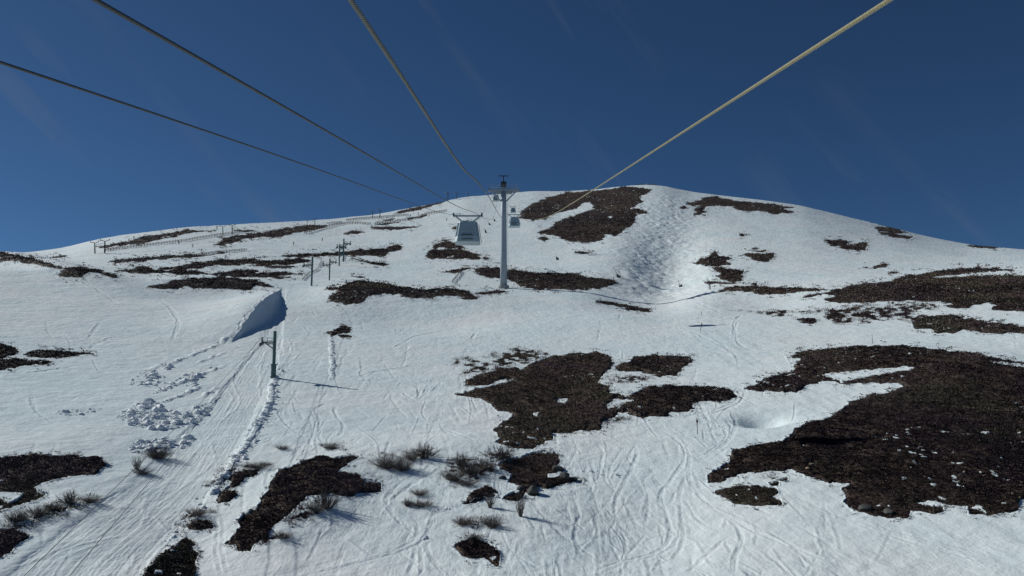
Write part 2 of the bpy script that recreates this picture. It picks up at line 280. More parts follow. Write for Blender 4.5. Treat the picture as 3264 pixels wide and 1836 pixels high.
# ------------------------------------------------------------------ where the snow has melted
BARE = [  # outlines of the bare heath, (points, share covered)
 z1((0,715),(140,730),(250,760),(360,795),(480,822),(600,820),(640,830),(740,845),(870,897),(820,893),(740,868),(660,855),(620,885),(550,890),(490,905),(440,890),(470,865),(455,850),(490,838),(400,832),(280,800),(180,780),(90,772),(0,775)),
 z1((740,670),(900,640),(1100,590),(1300,555),(1400,540),(1480,550),(1610,548),(1500,562),(1420,560),(1330,582),(1200,604),(1050,644),(900,662),(780,676)),
 z1((1000,642),(1120,612),(1310,585),(1330,594),(1180,616),(1060,646)),
 z1((1590,655),(1680,630),(1640,610),(1720,590),(1850,570),(2000,560),(2130,535),(2230,512),(2350,508),(2450,510),(2360,535),(2230,560),(2150,580),(2100,600),(1990,600),(1850,605),(1770,630),(1720,650),(1660,654)),
 z1((1740,547),(1850,544),(1920,551),(1830,558)),
 z1((820,780),(900,762),(1060,755),(1180,745),(1270,735),(1430,730),(1580,725),(1700,710),(1560,737),(1430,744),(1300,752),(1200,760),(1060,775),(960,780),(850,785)),
 z1((370,752),(430,740),(510,735),(440,750)),
 z1((850,850),(960,842),(1010,830),(1060,818),(1110,825),(1150,843),(1230,825),(1400,800),(1560,778),(1700,768),(1900,765),(2080,768),(2230,760),(2300,770),(2250,795),(2150,800),(2060,805),(1990,812),(1850,805),(1720,805),(1600,808),(1480,825),(1400,840),(1500,850),(1560,868),(1640,862),(1760,850),(1880,842),(1960,845),(1900,865),(2000,868),(2130,858),(2250,872),(2150,880),(2050,888),(2180,898),(2080,908),(1960,895),(1850,890),(1720,890),(1640,885),(1560,878),(1420,875),(1280,865),(1130,868),(990,865)),
 z1((1970,815),(2060,810),(2200,815),(2130,828),(2020,825)),
 z1((1105,965),(1200,948),(1300,920),(1400,912),(1550,905),(1700,903),(1800,908),(1900,920),(1990,945),(2050,968),(1990,968),(1930,955),(1890,962),(1860,990),(1800,985),(1700,978),(1550,980),(1450,975),(1380,965),(1320,982),(1220,985),(1150,978)),
 z2((0,825),(170,798),(330,800),(480,792),(700,770),(900,755),(1060,745),(1100,718),(1180,715),(1228,735),(1225,750),(1150,765),(1080,790),(1050,820),(900,822),(700,812),(480,818),(330,822),(150,832)),
 z2((1470,830),(1500,780),(1560,760),(1700,752),(1840,752),(1900,775),(2040,810),(2000,825),(2030,850),(1900,850),(1780,860),(1650,850),(1500,848)),
 z2((1560,715),(1600,690),(1700,685),(1790,690),(1870,740),(1700,745),(1570,742)), z2((1635,665),(1680,655),(1720,660),(1660,670)), z2((2060,848),(2090,840),(2120,850),(2090,858)),
 z2((915,530),(1000,525),(1150,528),(1290,515),(1415,532),(1330,537),(1200,552),(1000,547)), z2((635,595),(700,570),(780,568),(860,580),(790,587),(780,600),(700,592)),
 z2((1035,458),(1160,438),(1100,458)), z2((950,505),(1080,485),(1200,478),(1060,502)), z2((1140,390),(1290,345),(1500,290),(1650,255),(1760,243),(1650,272),(1500,325),(1350,368),(1210,387)),
 z2((1280,430),(1400,418),(1480,405),(1440,427),(1290,454)), z2((720,850),(860,878),(1000,895),(1100,912),(1040,922),(920,907),(820,872)), z2((710,1030),(860,1040),(800,1047)),
 z2((385,1155),(480,1145),(580,1145),(650,1110),(790,1083),(950,1100),(1100,1120),(1250,1145),(1400,1165),(1550,1170),(1620,1160),(1750,1165),(1880,1180),(1930,1205),(2000,1265),(1900,1262),(1800,1235),(1700,1225),(1600,1225),(1550,1245),(1490,1262),(1400,1245),(1280,1240),(1200,1215),(1050,1200),(950,1215),(860,1245),(840,1285),(740,1315),(690,1325),(600,1305),(500,1290),(470,1250),(550,1195),(560,1170),(480,1168)),
 z2((1640,990),(1720,978),(1800,965),(1850,945),(1960,945),(1850,972),(1740,1000)),
 z3((330,1170),(400,1155),(520,1150),(620,1170),(800,1190),(960,1198),(1200,1210),(1400,1245),(1600,1275),(1650,1288),(1590,1295),(1570,1320),(1450,1345),(1200,1350),(900,1350),(750,1320),(620,1260),(520,1245),(430,1235),(350,1195)),
 z3((325,1388),(430,1375),(560,1366),(650,1372),(560,1384),(430,1390)),
 [(1900+x/5.152,820+y/5.152) for x,y in ((0,720),(200,740),(500,785),(700,820),(860,850),(880,895),(780,885),(640,870),(500,850),(540,815),(380,800),(180,765),(60,740))],
 z3((730,700),(760,640),(870,560),(1000,510),(1180,465),(1350,455),(1500,455),(1600,430),(1700,412),(1830,420),(1950,440),(1900,480),(1820,510),(1855,550),(1800,580),(1750,610),(1850,630),(1900,655),(1800,665),(1785,710),(1750,770),(1650,830),(1600,865),(1520,850),(1480,900),(1350,918),(1180,910),(1080,885),(1170,878),(950,840),(900,835),(1000,800),(1080,740),(1250,670),(1390,620),(1420,590),(1370,555),(1300,565),(1250,610),(1080,650),(960,710),(860,725),(800,715)),
 z3((890,890),(940,875),(1000,890),(960,907)), z3((1240,1010),(1300,1012),(1370,1022),(1300,1027)), z3((110,800),(180,770),(250,755),(310,760),(300,800),(200,803)),
 z4((55,210),(130,185),(200,165),(280,155),(360,170),(430,195),(530,190),(640,205),(750,220),(840,235),(860,245),(780,250),(840,262),(865,275),(800,275),(710,285),(640,270),(560,262),(500,265),(440,250),(400,228),(320,222),(210,228),(100,215)),
 z4((120,250),(150,235),(200,232),(170,260),(210,268),(150,290),(115,285),(140,270)), z4((10,238),(40,228),(60,240),(30,246)), z4((175,292),(200,290),(200,300)),
 z4((1435,345),(1500,340),(1560,355),(1640,380),(1740,412),(1690,410),(1600,387),(1500,364)), z4((1465,390),(1520,382),(1600,395),(1710,422),(1640,427),(1550,417),(1490,410)), z4((1490,420),(1560,425),(1640,440),(1740,455),(1720,467),(1620,457),(1540,442)),
 z4((1090,482),(1150,475),(1230,480),(1280,498),(1255,510),(1310,515),(1370,490),(1400,500),(1395,545),(1330,560),(1290,548),(1220,545),(1160,540),(1200,525),(1140,510)),
 z4((135,655),(160,620),(230,612),(230,590),(275,562),(290,595),(360,605),(400,622),(340,632),(390,665),(300,670),(200,668)), z4((410,600),(490,590),(500,575),(560,580),(620,585),(705,580),(705,605),(650,640),(590,640),(560,620),(500,605)),
 z4((545,540),(580,537),(560,547)), z4((550,560),(650,555),(620,569)), z4((250,685),(340,690),(430,700),(490,712),(460,740),(475,750),(465,785),(400,787),(310,770),(300,745),(320,715),(300,705)),
 z4((195,792),(330,792),(435,800),(380,807),(220,802)), z4((540,808),(570,800),(585,810),(555,813)), z4((330,845),(420,820),(510,815),(600,825),(760,830),(950,840),(1130,845),(1090,855),(950,860),(800,875),(650,888),(560,870),(420,860),(290,857)),
 z4((1130,850),(1350,815),(1590,790),(1620,770),(1740,740),(1900,715),(1940,700),(2080,692),(2240,685),(2350,695),(2530,698),(2400,705),(2240,715),(2200,730),(2050,740),(1900,750),(1680,775),(1800,770),(2050,755),(2200,745),(2600,750),(2600,1010),(2450,1005),(2340,990),(2380,965),(2300,945),(2200,960),(2160,985),(2080,990),(2010,975),(2060,955),(2020,940),(1850,935),(1700,930),(1500,938),(1350,945),(1200,945),(1080,925),(1130,905),(1180,885),(1100,880),(930,905),(1020,880),(1130,860)),
 z4((1450,680),(1490,665),(1550,660),(1540,680),(1490,688),(1455,688)), z4((1370,682),(1410,678),(1400,688)), z4((1560,720),(1610,713),(1650,717),(1590,726)), z4((1685,738),(1735,733),(1700,742)),
 z4((2160,520),(2230,510),(2330,518),(2420,540),(2330,545),(2220,538)), z4((455,440),(475,432),(490,445),(470,455)),
 z4((885,1070),(930,1055),(1010,1065),(1025,1090),(970,1098),(910,1085)),
 z4((1760,1050),(2000,1042),(2180,1070),(2280,1090),(2420,1110),(2600,1125),(2600,1175),(2450,1160),(2420,1180),(2270,1165),(2130,1150),(2050,1165),(1930,1170),(1890,1140),(1760,1145),(1750,1110)),
 z5((-20,170),(70,178),(110,210),(60,235),(-20,242)), z5((130,222),(180,205),(260,200),(360,205),(430,212),(520,220),(400,232),(260,240),(160,235)), z5((-20,252),(120,258),(280,262),(230,275),(150,285),(40,308),(-20,308)),
 z5((-20,800),(100,795),(240,785),(330,782),(450,795),(560,815),(582,840),(540,865),(530,885),(470,890),(420,898),(310,905),(230,935),(190,960),(200,990),(250,1000),(190,1030),(100,1055),(40,1080),(-20,1085)),
 z5((-20,1195),(80,1190),(110,1215),(170,1230),(110,1260),(60,1310),(30,1330),(-20,1365)), z5((780,1470),(830,1410),(870,1360),(920,1310),(970,1290),(1010,1245),(1060,1250),(1075,1275),(1040,1290),(1080,1310),(1095,1330),(1075,1365),(1090,1400),(1070,1470)),
 z5((1040,1170),(1080,1155),(1150,1150),(1175,1180),(1120,1190),(1060,1190)), z5((1200,1030),(1215,1000),(1250,980),(1300,985),(1310,1005),(1270,1030),(1210,1050)), z5((1260,910),(1300,890),(1360,868),(1430,865),(1420,890),(1360,910),(1320,940),(1290,960),(1250,965),(1300,930)),
 z5((1250,1270),(1290,1230),(1330,1180),(1320,1140),(1350,1110),(1420,1080),(1450,1020),(1490,970),(1500,930),(1530,890),(1545,865),(1600,850),(1680,815),(1760,790),(1860,790),(1990,785),(1960,800),(1890,850),(1850,890),(1980,895),(2010,930),(1990,985),(1950,1005),(1890,1000),(1810,985),(1760,1000),(1700,1010),(1650,1050),(1600,1100),(1560,1130),(1500,1180),(1470,1240),(1400,1270),(1385,1310),(1320,1315),(1310,1280)),
 z6((445,960),(480,935),(540,940),(550,980),(500,990),(450,985)), z6((255,105),(300,85),(350,65),(375,80),(370,105),(310,110),(270,130)), z6((310,118),(360,118),(385,128),(330,129)),
 z7((90,445),(200,415),(420,370),(430,330),(540,260),(640,235),(860,212),(940,230),(960,290),(900,340),(870,380),(940,400),(930,430),(1000,450),(940,490),(900,510),(950,540),(1010,555),(920,580),(890,610),(900,640),(780,645),(620,660),(630,690),(560,715),(520,745),(400,740),(310,710),(350,690),(305,640),(360,600),(410,560),(400,545),(320,540),(280,490),(200,465)),
 z7((150,395),(150,365),(230,340),(350,305),(440,300),(440,360),(340,360),(270,395),(200,398)), z7((960,290),(1050,270),(1080,240),(1200,230),(1390,240),(1395,265),(1350,290),(1310,335),(1210,342),(1120,318),(1000,310)),
 z7((900,470),(1050,455),(1150,410),(1250,395),(1400,405),(1520,405),(1600,420),(1650,450),(1600,475),(1500,480),(1390,490),(1410,515),(1370,535),(1280,545),(1240,570),(1170,565),(1100,575),(1040,545),(980,550),(920,540),(1030,500),(1090,480),(1040,470)),
 z7((330,830),(420,800),(520,765),(640,765),(665,805),(650,840),(700,860),(660,870),(600,885),(605,910),(660,905),(680,885),(720,905),(790,925),(740,920),(680,940),(640,950),(590,965),(540,955),(530,985),(555,1000),(520,1008),(480,990),(440,1030),(350,1025),(380,995),(440,985),(470,960),(380,930),(400,900),(400,880),(340,860)),
 z7((140,1050),(170,1010),(200,980),(250,960),(320,970),(330,990),(260,1020),(200,1045)), z7((75,1290),(130,1260),(190,1240),(250,1260),(300,1285),(335,1330),(325,1390),(280,1370),(250,1350),(180,1355),(120,1325)),
 z8((355,415),(430,395),(480,375),(430,372),(510,350),(640,320),(640,290),(690,240),(600,235),(650,215),(780,200),(900,190),(1020,175),(1200,180),(1400,195),(1600,220),(1800,255),(1940,275),(1940,1025),(1880,1030),(1875,1090),(1830,1105),(1780,1095),(1730,1110),(1610,1110),(1600,1060),(1500,1050),(1420,1030),(1320,1045),(1450,1065),(1460,1085),(1410,1105),(1330,1090),(1280,1090),(1260,1125),(1180,1128),(1080,1115),(960,1085),(915,1040),(930,1000),(905,970),(945,940),(850,925),(830,935),(780,910),(700,900),(690,880),(620,860),(480,870),(340,885),(270,910),(230,935),(160,935),(160,900),(200,860),(290,820),(300,760),(400,735),(560,715),(620,680),(640,640),(740,590),(850,570),(950,490),(1050,455),(1180,430),(1280,410),(1200,380),(1060,375),(900,385),(860,370),(790,375),(700,400),(650,435),(500,430)),
 z8((205,985),(260,975),(300,960),(430,955),(540,960),(550,1000),(510,1015),(560,1030),(565,1050),(500,1058),(400,1062),(320,1048),(250,1010)), z8((500,935),(550,925),(550,945),(520,950)), z8((560,915),(600,905),(600,915),(570,922)),
]
SNOWIN = [  # snow left lying inside them
 z5((-20,980),(70,985),(130,990),(100,1030),(60,1038),(-20,1005)), z7((520,550),(550,545),(545,565),(525,562)), z7((650,470),(720,465),(700,492),(655,490)),
 z8((760,335),(900,325),(1050,310),(1240,290),(1380,292),(1250,320),(1060,345),(900,375),(830,350)), z8((1680,262),(1800,265),(1940,284),(1940,296),(1780,277)),
 z3((1535,690),(1575,685),(1570,700)), z1((1210,848),(1280,838),(1270,845)), z1((1820,798),(1910,796),(1900,806),(1850,806)), z2((1690,835),(1760,820),(1750,832),(1700,842)),
 z8((680,725),(695,722),(692,735)), z8((720,830),(745,825),(745,838)),
]
SPARSE = [  # heath poking through thin snow
 (.55, z7((0,290),(100,240),(270,240),(300,215),(450,185),(540,205),(640,220),(540,262),(430,300),(300,315),(160,345),(100,350),(170,290))), (.5, z7((870,360),(960,330),(1100,330),(1190,355),(1110,390),(960,385))),
 (.5, z7((880,600),(980,560),(1060,580),(1000,620),(920,640))), (.6, z4((390,1005),(560,1003),(700,998),(780,988),(830,1000),(950,985),(1100,985),(1250,970),(1420,962),(1600,955),(1850,942),(1960,955),(1930,985),(1960,1000),(1840,1005),(1780,1030),(1730,1040),(1860,1045),(1840,1090),(1680,1090),(1520,1078),(1420,1105),(1300,1122),(1190,1118),(1120,1100),(1140,1080),(1080,1065),(1090,1040),(1000,1030),(880,1045),(740,1055),(640,1040),(520,1025))),
 (.42, z6((880,900),(920,810),(1000,780),(1100,810),(1200,830),(1190,870),(1080,930),(950,960))), (.35, z6((1130,770),(1250,760),(1290,790),(1200,830),(1130,800))),
 (.4, z5((1130,940),(1250,840),(1330,830),(1480,830),(1300,880),(1230,950),(1180,1000))), (.4, z6((0,1150),(100,1040),(230,1010),(250,1080),(150,1130),(60,1180))), (.35, z6((430,880),(560,900),(560,930),(480,930))),
 (.3, z6((210,715),(350,710),(360,760),(260,765))), (.4, z5((1340,1290),(1480,1210),(1600,1210),(1520,1260),(1400,1300))), (.35, z5((20,1190),(60,1120),(180,1100),(330,1040),(540,1010),(520,1040),(360,1100),(200,1160),(90,1200))),
 (.35, z6((940,1150),(1030,1130),(1190,1120),(1200,1160),(1100,1190),(990,1165))), (.3, z6((660,1050),(790,1045),(780,1075),(690,1070))), (.45, z5((990,1150),(1050,1090),(1180,1085),(1190,1110),(1060,1130))),
 (.55, z5((810,770),(860,742),(925,745),(930,770),(880,805),(840,808))), (.4, z5((890,1400),(960,1290),(1010,1170),(1060,1140),(1050,1240),(960,1290))), (.45, z8((430,900),(500,880),(530,905),(450,915))), (.5, z6((1000,1255),(1090,1235),(1110,1265),(1010,1275))),
]
def inside_sd(poly, pxs, pys):
    P = np.array(poly, float); Q = np.roll(P, -1, 0)
    d2 = np.full(pxs.shape, 1e9); ins = np.zeros(pxs.shape, bool)
    for (x1, y1), (x2, y2) in zip(P, Q):
        ex, ey = x2 - x1, y2 - y1; l2 = ex * ex + ey * ey + 1e-9
        t = np.clip(((pxs - x1) * ex + (pys - y1) * ey) / l2, 0, 1)
        d2 = np.minimum(d2, (pxs - x1 - t * ex) ** 2 + (pys - y1 - t * ey) ** 2)
        c = ((y1 > pys) != (y2 > pys)) & (pxs < ex * (pys - y1) / (ey if abs(ey) > 1e-9 else 1e-9) + x1)
        ins ^= c
    return np.where(ins, 1, -1) * np.sqrt(d2)
SD = np.full(X.shape, -40.0)
EN = fbm(PX / 26, PY / 7, 4, 77, .62)                 # ragged edges, drawn out along the slope
EN2 = fbm(X / 1.6, Y / 2.4, 3, 78, .6)
def apply(poly, sub=False, scale=1.0):
    P = np.array(poly, float); lo = P.min(0) - 14; hi = P.max(0) + 14
    area = abs(np.sum(P[:, 0] * np.roll(P[:, 1], -1) - P[:, 1] * np.roll(P[:, 0], -1))) / 2
    per = np.sum(np.hypot(*(P - np.roll(P, -1, 0)).T)); amp = min(5.0, 0.9 * area / per)
    m = (PX > lo[0]) & (PX < hi[0]) & (PY > lo[1]) & (PY < hi[1]) & (INV > 0)
    idx = np.nonzero(m); sd = inside_sd(poly, PX[idx], PY[idx]) + .9 + EN[idx] * amp * 1.5 + EN2[idx] * amp * .5
    if sub: SD[idx] = np.minimum(SD[idx], -sd)
    else: SD[idx] = np.maximum(SD[idx], sd)
for p in BARE: apply(p)
for p in SNOWIN: apply(p, True)
SDB = SD.copy()
SPN = fbm(PX / 16, PY / 6, 3, 55, .6) * .5 + .5
for cov, p in SPARSE:
    P = np.array(p, float); lo = P.min(0) - 6; hi = P.max(0) + 6
    m = (PX > lo[0]) & (PX < hi[0]) & (PY > lo[1]) & (PY < hi[1]) & (INV > 0); idx = np.nonzero(m)
    sd = inside_sd(p, PX[idx], PY[idx]) + EN[idx] * 10
    fade = np.clip(sd / 14, 0, 1); v = (cov * fade - (SPN[idx] - .5) * 1.9 - .5) * 9
    SD[idx] = np.maximum(SD[idx], np.where(sd > 0, v, -40))
# crumbs of lingering snow within the heath
SPK = fbm(X / .55, Y / .8, 2, 91); SD = np.where((SD > 7) & (SPK > .60) & (fbm(X / 9, Y / 14, 2, 95) > .08), np.minimum(SD, -1.2), SD)
BAREM = sstep(-0.8, 0.8, SD) * (INV > 0)
sink = np.interp(rad, [40, 150, 400, 900], [.07, .09, .14, .2])
Z = Z - (sink * sstep(-2.5, 2.0, SDB) + .05 * BAREM) * (INV > 0) + .04 * np.exp(-((SDB + 3) / 2.2) ** 2) * (INV > 0)

Z = Z + (INV > 0) * sstep(0, 7, SDB) * np.interp(rad, [40, 200, 600], [.22, .3, .3]) * (1 + 1.3 * fbm(X / 1.9, Y / 1.9, 3, 131) + .9 * fbm(X / 6, Y / 6, 2, 133))

def mat(name, col, rough=.6, metal=0.0, noise=0.0, scale=8.0, bump=0.0, spec=.3):
    m = bpy.data.materials.new(name); m.use_nodes = True; t = m.node_tree; b = t.nodes['Principled BSDF']
    b.inputs['Roughness'].default_value = rough; b.inputs['Metallic'].default_value = metal
    b.inputs['Specular IOR Level'].default_value = spec
    c = NN(t, 'ShaderNodeTexCoord'); n = NN(t, 'ShaderNodeTexNoise'); n.inputs['Scale'].default_value = scale; n.inputs['Detail'].default_value = 4
    r = NN(t, 'ShaderNodeMapRange'); r.inputs['To Min'].default_value = 1 - noise; r.inputs['To Max'].default_value = 1 + noise
    x = NN(t, 'ShaderNodeMixRGB', blend_type='MULTIPLY'); x.inputs['Fac'].default_value = 1; x.inputs['Color1'].default_value = (*col, 1)
    t.links.new(c.outputs['Object'], n.inputs['Vector']); t.links.new(n.outputs['Fac'], r.inputs['Value'])
    t.links.new(r.outputs['Result'], x.inputs['Color2']); t.links.new(x.outputs['Color'], b.inputs['Base Color'])
    if bump:
        bp = NN(t, 'ShaderNodeBump'); bp.inputs['Strength'].default_value = bump; bp.inputs['Distance'].default_value = .05
        t.links.new(n.outputs['Fac'], bp.inputs['Height']); t.links.new(bp.outputs['Normal'], b.inputs['Normal'])
    return m
# ---- ground material: spring snow over dark peaty heath
gmat = bpy.data.materials.new('snow_and_heath'); gmat.use_nodes = True; t = gmat.node_tree; b = t.nodes['Principled BSDF']
b.inputs['Roughness'].default_value = .75; b.inputs['Specular IOR Level'].default_value = .15
geo = NN(t, 'ShaderNodeNewGeometry'); at = NN(t, 'ShaderNodeAttribute', attribute_name='bare')
def noise(scale, detail=4, rough=.55, vec=None, dist=0.0):
    n = NN(t, 'ShaderNodeTexNoise'); n.inputs['Scale'].default_value = scale; n.inputs['Detail'].default_value = detail
    n.inputs['Roughness'].default_value = rough; n.inputs['Distortion'].default_value = dist; t.links.new(vec or geo.outputs['Position'], n.inputs['Vector']); return n
def ramp(src, stops):
    r = NN(t, 'ShaderNodeValToRGB'); e = r.color_ramp.elements
    while len(e) < len(stops): e.new(.5)
    for k, (p, c) in enumerate(stops): e[k].position = p; e[k].color = (*c, 1)
    t.links.new(src, r.inputs['Fac']); return r
sn = ramp(noise(.035, 5, .6).outputs['Fac'], [(.25, (.70, .81, .82)), (.5, (.755, .825, .825)), (.75, (.81, .83, .815))])
dirt = ramp(noise(.22, 6, .7).outputs['Fac'], [(.30, (.93, .945, .955)), (.6, (1, 1, 1))])
sm = NN(t, 'ShaderNodeMixRGB', blend_type='MULTIPLY'); sm.inputs['Fac'].default_value = 1
t.links.new(sn.outputs['Color'], sm.inputs['Color1']); t.links.new(dirt.outputs['Color'], sm.inputs['Color2'])
so_ = ramp(noise(.9, 6, .65).outputs['Fac'], [(.3, (.030, .024, .022)), (.5, (.065, .052, .044)), (.72, (.11, .09, .072))])
big = ramp(noise(.03, 3).outputs['Fac'], [(.35, (.62, .58, .66)), (.65, (1.25, 1.1, .95))])
s2 = NN(t, 'ShaderNodeMixRGB', blend_type='MULTIPLY'); s2.inputs['Fac'].default_value = 1
t.links.new(so_.outputs['Color'], s2.inputs['Color1']); t.links.new(big.outputs['Color'], s2.inputs['Color2'])
mx = NN(t, 'ShaderNodeMixRGB'); t.links.new(at.outputs['Fac'], mx.inputs['Fac']); t.links.new(sm.outputs['Color'], mx.inputs['Color1']); t.links.new(s2.outputs['Color'], mx.inputs['Color2'])
t.links.new(mx.outputs['Color'], b.inputs['Base Color'])
mpn = NN(t, 'ShaderNodeMapping'); mpn.inputs['Rotation'].default_value = (0, 0, R_(24)); mpn.inputs['Scale'].default_value = (1.0, .22, .6)
t.links.new(geo.outputs['Position'], mpn.inputs['Vector'])
n1 = noise(1.1, 7, .62, mpn.outputs['Vector'], .4); n2 = noise(.35, 5, .6)
b1 = NN(t, 'ShaderNodeBump'); b1.inputs['Strength'].default_value = .55; b1.inputs['Distance'].default_value = .22; t.links.new(n1.outputs['Fac'], b1.inputs['Height'])
ag = NN(t, 'ShaderNodeAttribute', attribute_name='groomed'); rgm = NN(t, 'ShaderNodeMapRange'); rgm.inputs['To Min'].default_value = .55; rgm.inputs['To Max'].default_value = .18
t.links.new(ag.outputs['Fac'], rgm.inputs['Value']); zn = noise(.045, 3, .5); zr = NN(t, 'ShaderNodeMapRange'); zr.inputs['From Min'].default_value = .35; zr.inputs['From Max'].default_value = .65; zr.inputs['To Min'].default_value = .35; zr.inputs['To Max'].default_value = 1.35; zm = NN(t, 'ShaderNodeMath', operation='MULTIPLY')
t.links.new(zn.outputs['Fac'], zr.inputs['Value']); t.links.new(rgm.outputs['Result'], zm.inputs[0]); t.links.new(zr.outputs['Result'], zm.inputs[1]); t.links.new(zm.outputs[0], b1.inputs['Strength'])
b2 = NN(t, 'ShaderNodeBump'); b2.inputs['Strength'].default_value = .40; b2.inputs['Distance'].default_value = .7
t.links.new(n2.outputs['Fac'], b2.inputs['Height']); t.links.new(b1.outputs['Normal'], b2.inputs['Normal']); t.links.new(b2.outputs['Normal'], b.inputs['Normal'])

def grid_object(name, mtl):
    nv = NA * NRR; co = np.stack([X, Y, Z], -1).reshape(-1, 3).astype(np.float32)
    a = (np.arange(NA)[:, None] * NRR + np.arange(NRR - 1)[None, :]); nx = np.roll(a, -1, 0)
    q = np.stack([a, nx, nx + 1, a + 1], -1).reshape(-1, 4)
    me = bpy.data.meshes.new(name); me.vertices.add(nv); me.vertices.foreach_set('co', co.ravel())
    me.loops.add(q.size); me.loops.foreach_set('vertex_index', q.ravel().astype(np.int32))
    me.polygons.add(len(q)); me.polygons.foreach_set('loop_start', np.arange(0, q.size, 4, dtype=np.int32))
    me.polygons.foreach_set('use_smooth', np.ones(len(q), bool))
    me.update(calc_edges=True)
    A = me.attributes.new('bare', 'FLOAT', 'POINT'); A.data.foreach_set('value', BAREM.reshape(-1).astype(np.float32))
    A = me.attributes.new('groomed', 'FLOAT', 'POINT'); A.data.foreach_set('value', GROOM.reshape(-1).astype(np.float32))
    me.materials.append(mtl); o = bpy.data.objects.new(name, me); C.objects.link(o); return o
ground = grid_object('snowy_mountainside', gmat); ground['kind'] = 'structure'; ground['label'] = 'sunlit snowy mountainside with bare dark heath patches and a rounded summit'

# ---- finding the ground
def col_of(th): return int(round((th - TH[0]) / (TH[1] - TH[0]))) + c0
PXc, PYc = project(X, Y, Z)
def ground_px(px, py):
    """the point of the hillside that shows at a photo pixel"""
    dx, dy, _ = px_dir(px, py); c = min(max(col_of(math.atan2(dx, dy)), c0), c0 + NT - 1)
    best, bk = 1e9, k0
    e = np.abs(PYc[c, k0 - 1:k0 + NR + 1] - py) + .35 * np.abs(PXc[c, k0 - 1:k0 + NR + 1] - px)
    k = int(np.argmin(e)) + k0 - 1
    return Vector((X[c, k], Y[c, k], Z[c, k]))
def ground_xy(x, y):
    th = math.atan2(x, y); f = (th - TH[0]) / (TH[1] - TH[0]); i = int(math.floor(f)) + c0; i = min(max(i, c0), c0 + NT - 2); a = f - (i - c0); a = min(max(a, 0), 1)
    r = math.hypot(x, y)
    return float((1 - a) * np.interp(r, r_all[i], Z[i]) + a * np.interp(r, r_all[i + 1], Z[i + 1]))
def px_at(px, py, dist):
    """the point at forward distance y=dist on the ray through a photo pixel"""
    dx, dy, dz = px_dir(px, py); k = dist / dy; return Vector((dx * k, dist, CZ + dz * k))
def mpp(p): return (p.y * CP + (p.z - CZ) * SP) / F           # metres per photo pixel at a point

# ---- heather and dwarf juniper over the bare ground: thousands of small leafy sprays
def clump_mesh(name, pts, size, tint, blades, mtl, up=.75, wide=1.0):
    n = len(pts); B = blades
    base = np.repeat(pts, B, 0); sz = np.repeat(size, B)
    ang = RNG.uniform(0, 2 * np.pi, n * B); off = RNG.uniform(0, .75, n * B) ** .6 * sz
    lean = RNG.uniform(.15, 1.2, n * B)
    d = np.stack([np.cos(ang) * np.sin(lean), np.sin(ang) * np.sin(lean), np.cos(lean) * up], -1)
    root = base + np.stack([np.cos(ang) * off, np.sin(ang) * off, -0.04 * sz], -1)
    ln = (sz * RNG.uniform(.45, 1.0, n * B))[:, None]
    a2 = ang + RNG.uniform(-.9, .9, n * B); side = np.stack([-np.sin(a2), np.cos(a2), RNG.uniform(-.4, .4, n * B)], -1) * (sz * RNG.uniform(.16, .34, n * B) * wide)[:, None]
    mid = root + d * ln * .55; tip = root + d * ln
    v = np.stack([root, mid + side, tip, mid - side], 1).reshape(-1, 3)
    q = np.arange(n * B * 4).reshape(-1, 4)
    me = bpy.data.meshes.new(name); me.vertices.add(len(v)); me.vertices.foreach_set('co', v.astype(np.float32).ravel())
    me.loops.add(q.size); me.loops.foreach_set('vertex_index', q.ravel().astype(np.int32)); me.polygons.add(len(q)); me.polygons.foreach_set('loop_start', np.arange(0, q.size, 4, dtype=np.int32))
    me.update(calc_edges=True)
    A = me.attributes.new('tint', 'FLOAT', 'POINT'); A.data.foreach_set('value', np.repeat(np.repeat(tint, B) + RNG.uniform(-.05, .05, n * B), 4).astype(np.float32))
    me.materials.append(mtl); o = bpy.data.objects.new(name, me); C.objects.link(o); return o
def tint_mat(name, stops, trans=.0):
    m = bpy.data.materials.new(name); m.use_nodes = True; tt_ = m.node_tree; bb = tt_.nodes['Principled BSDF']; bb.inputs['Roughness'].default_value = .8; bb.inputs['Specular IOR Level'].default_value = .1
    a = NN(tt_, 'ShaderNodeAttribute', attribute_name='tint'); r = NN(tt_, 'ShaderNodeValToRGB'); e = r.color_ramp.elements
    while len(e) < len(stops): e.new(.5)
    for k, (p, c) in enumerate(stops): e[k].position = p; e[k].color = (*c, 1)
    tt_.links.new(a.outputs['Fac'], r.inputs['Fac']); g = NN(tt_, 'ShaderNodeNewGeometry'); n = NN(tt_, 'ShaderNodeTexNoise'); n.inputs['Scale'].default_value = .07; n.inputs['Detail'].default_value = 5; n.inputs['Roughness'].default_value = .65
    hr = NN(tt_, 'ShaderNodeValToRGB'); he = hr.color_ramp.elements; he[0].position = .36; he[0].color = (1.0, .84, 1.02, 1); he[1].position = .66; he[1].color = (.92, 1.08, .80, 1); hm = he.new(.5); hm.color = (1.05, .98, .93, 1)
    mm = NN(tt_, 'ShaderNodeMixRGB', blend_type='MULTIPLY'); mm.inputs['Fac'].default_value = 1
    tt_.links.new(g.outputs['Position'], n.inputs['Vector']); tt_.links.new(n.outputs['Fac'], hr.inputs['Fac']); tt_.links.new(r.outputs['Color'], mm.inputs['Color1']); tt_.links.new(hr.outputs['Color'], mm.inputs['Color2'])
    tt_.links.new(mm.outputs['Color'], bb.inputs['Base Color']); return m
hmat = tint_mat('heather_sprays', [(0, (.020, .015, .020)), (.25, (.038, .029, .034)), (.42, (.074, .059, .058)), (.55, (.112, .090, .084)), (.8, (.155, .127, .110)), (1, (.20, .165, .115))])
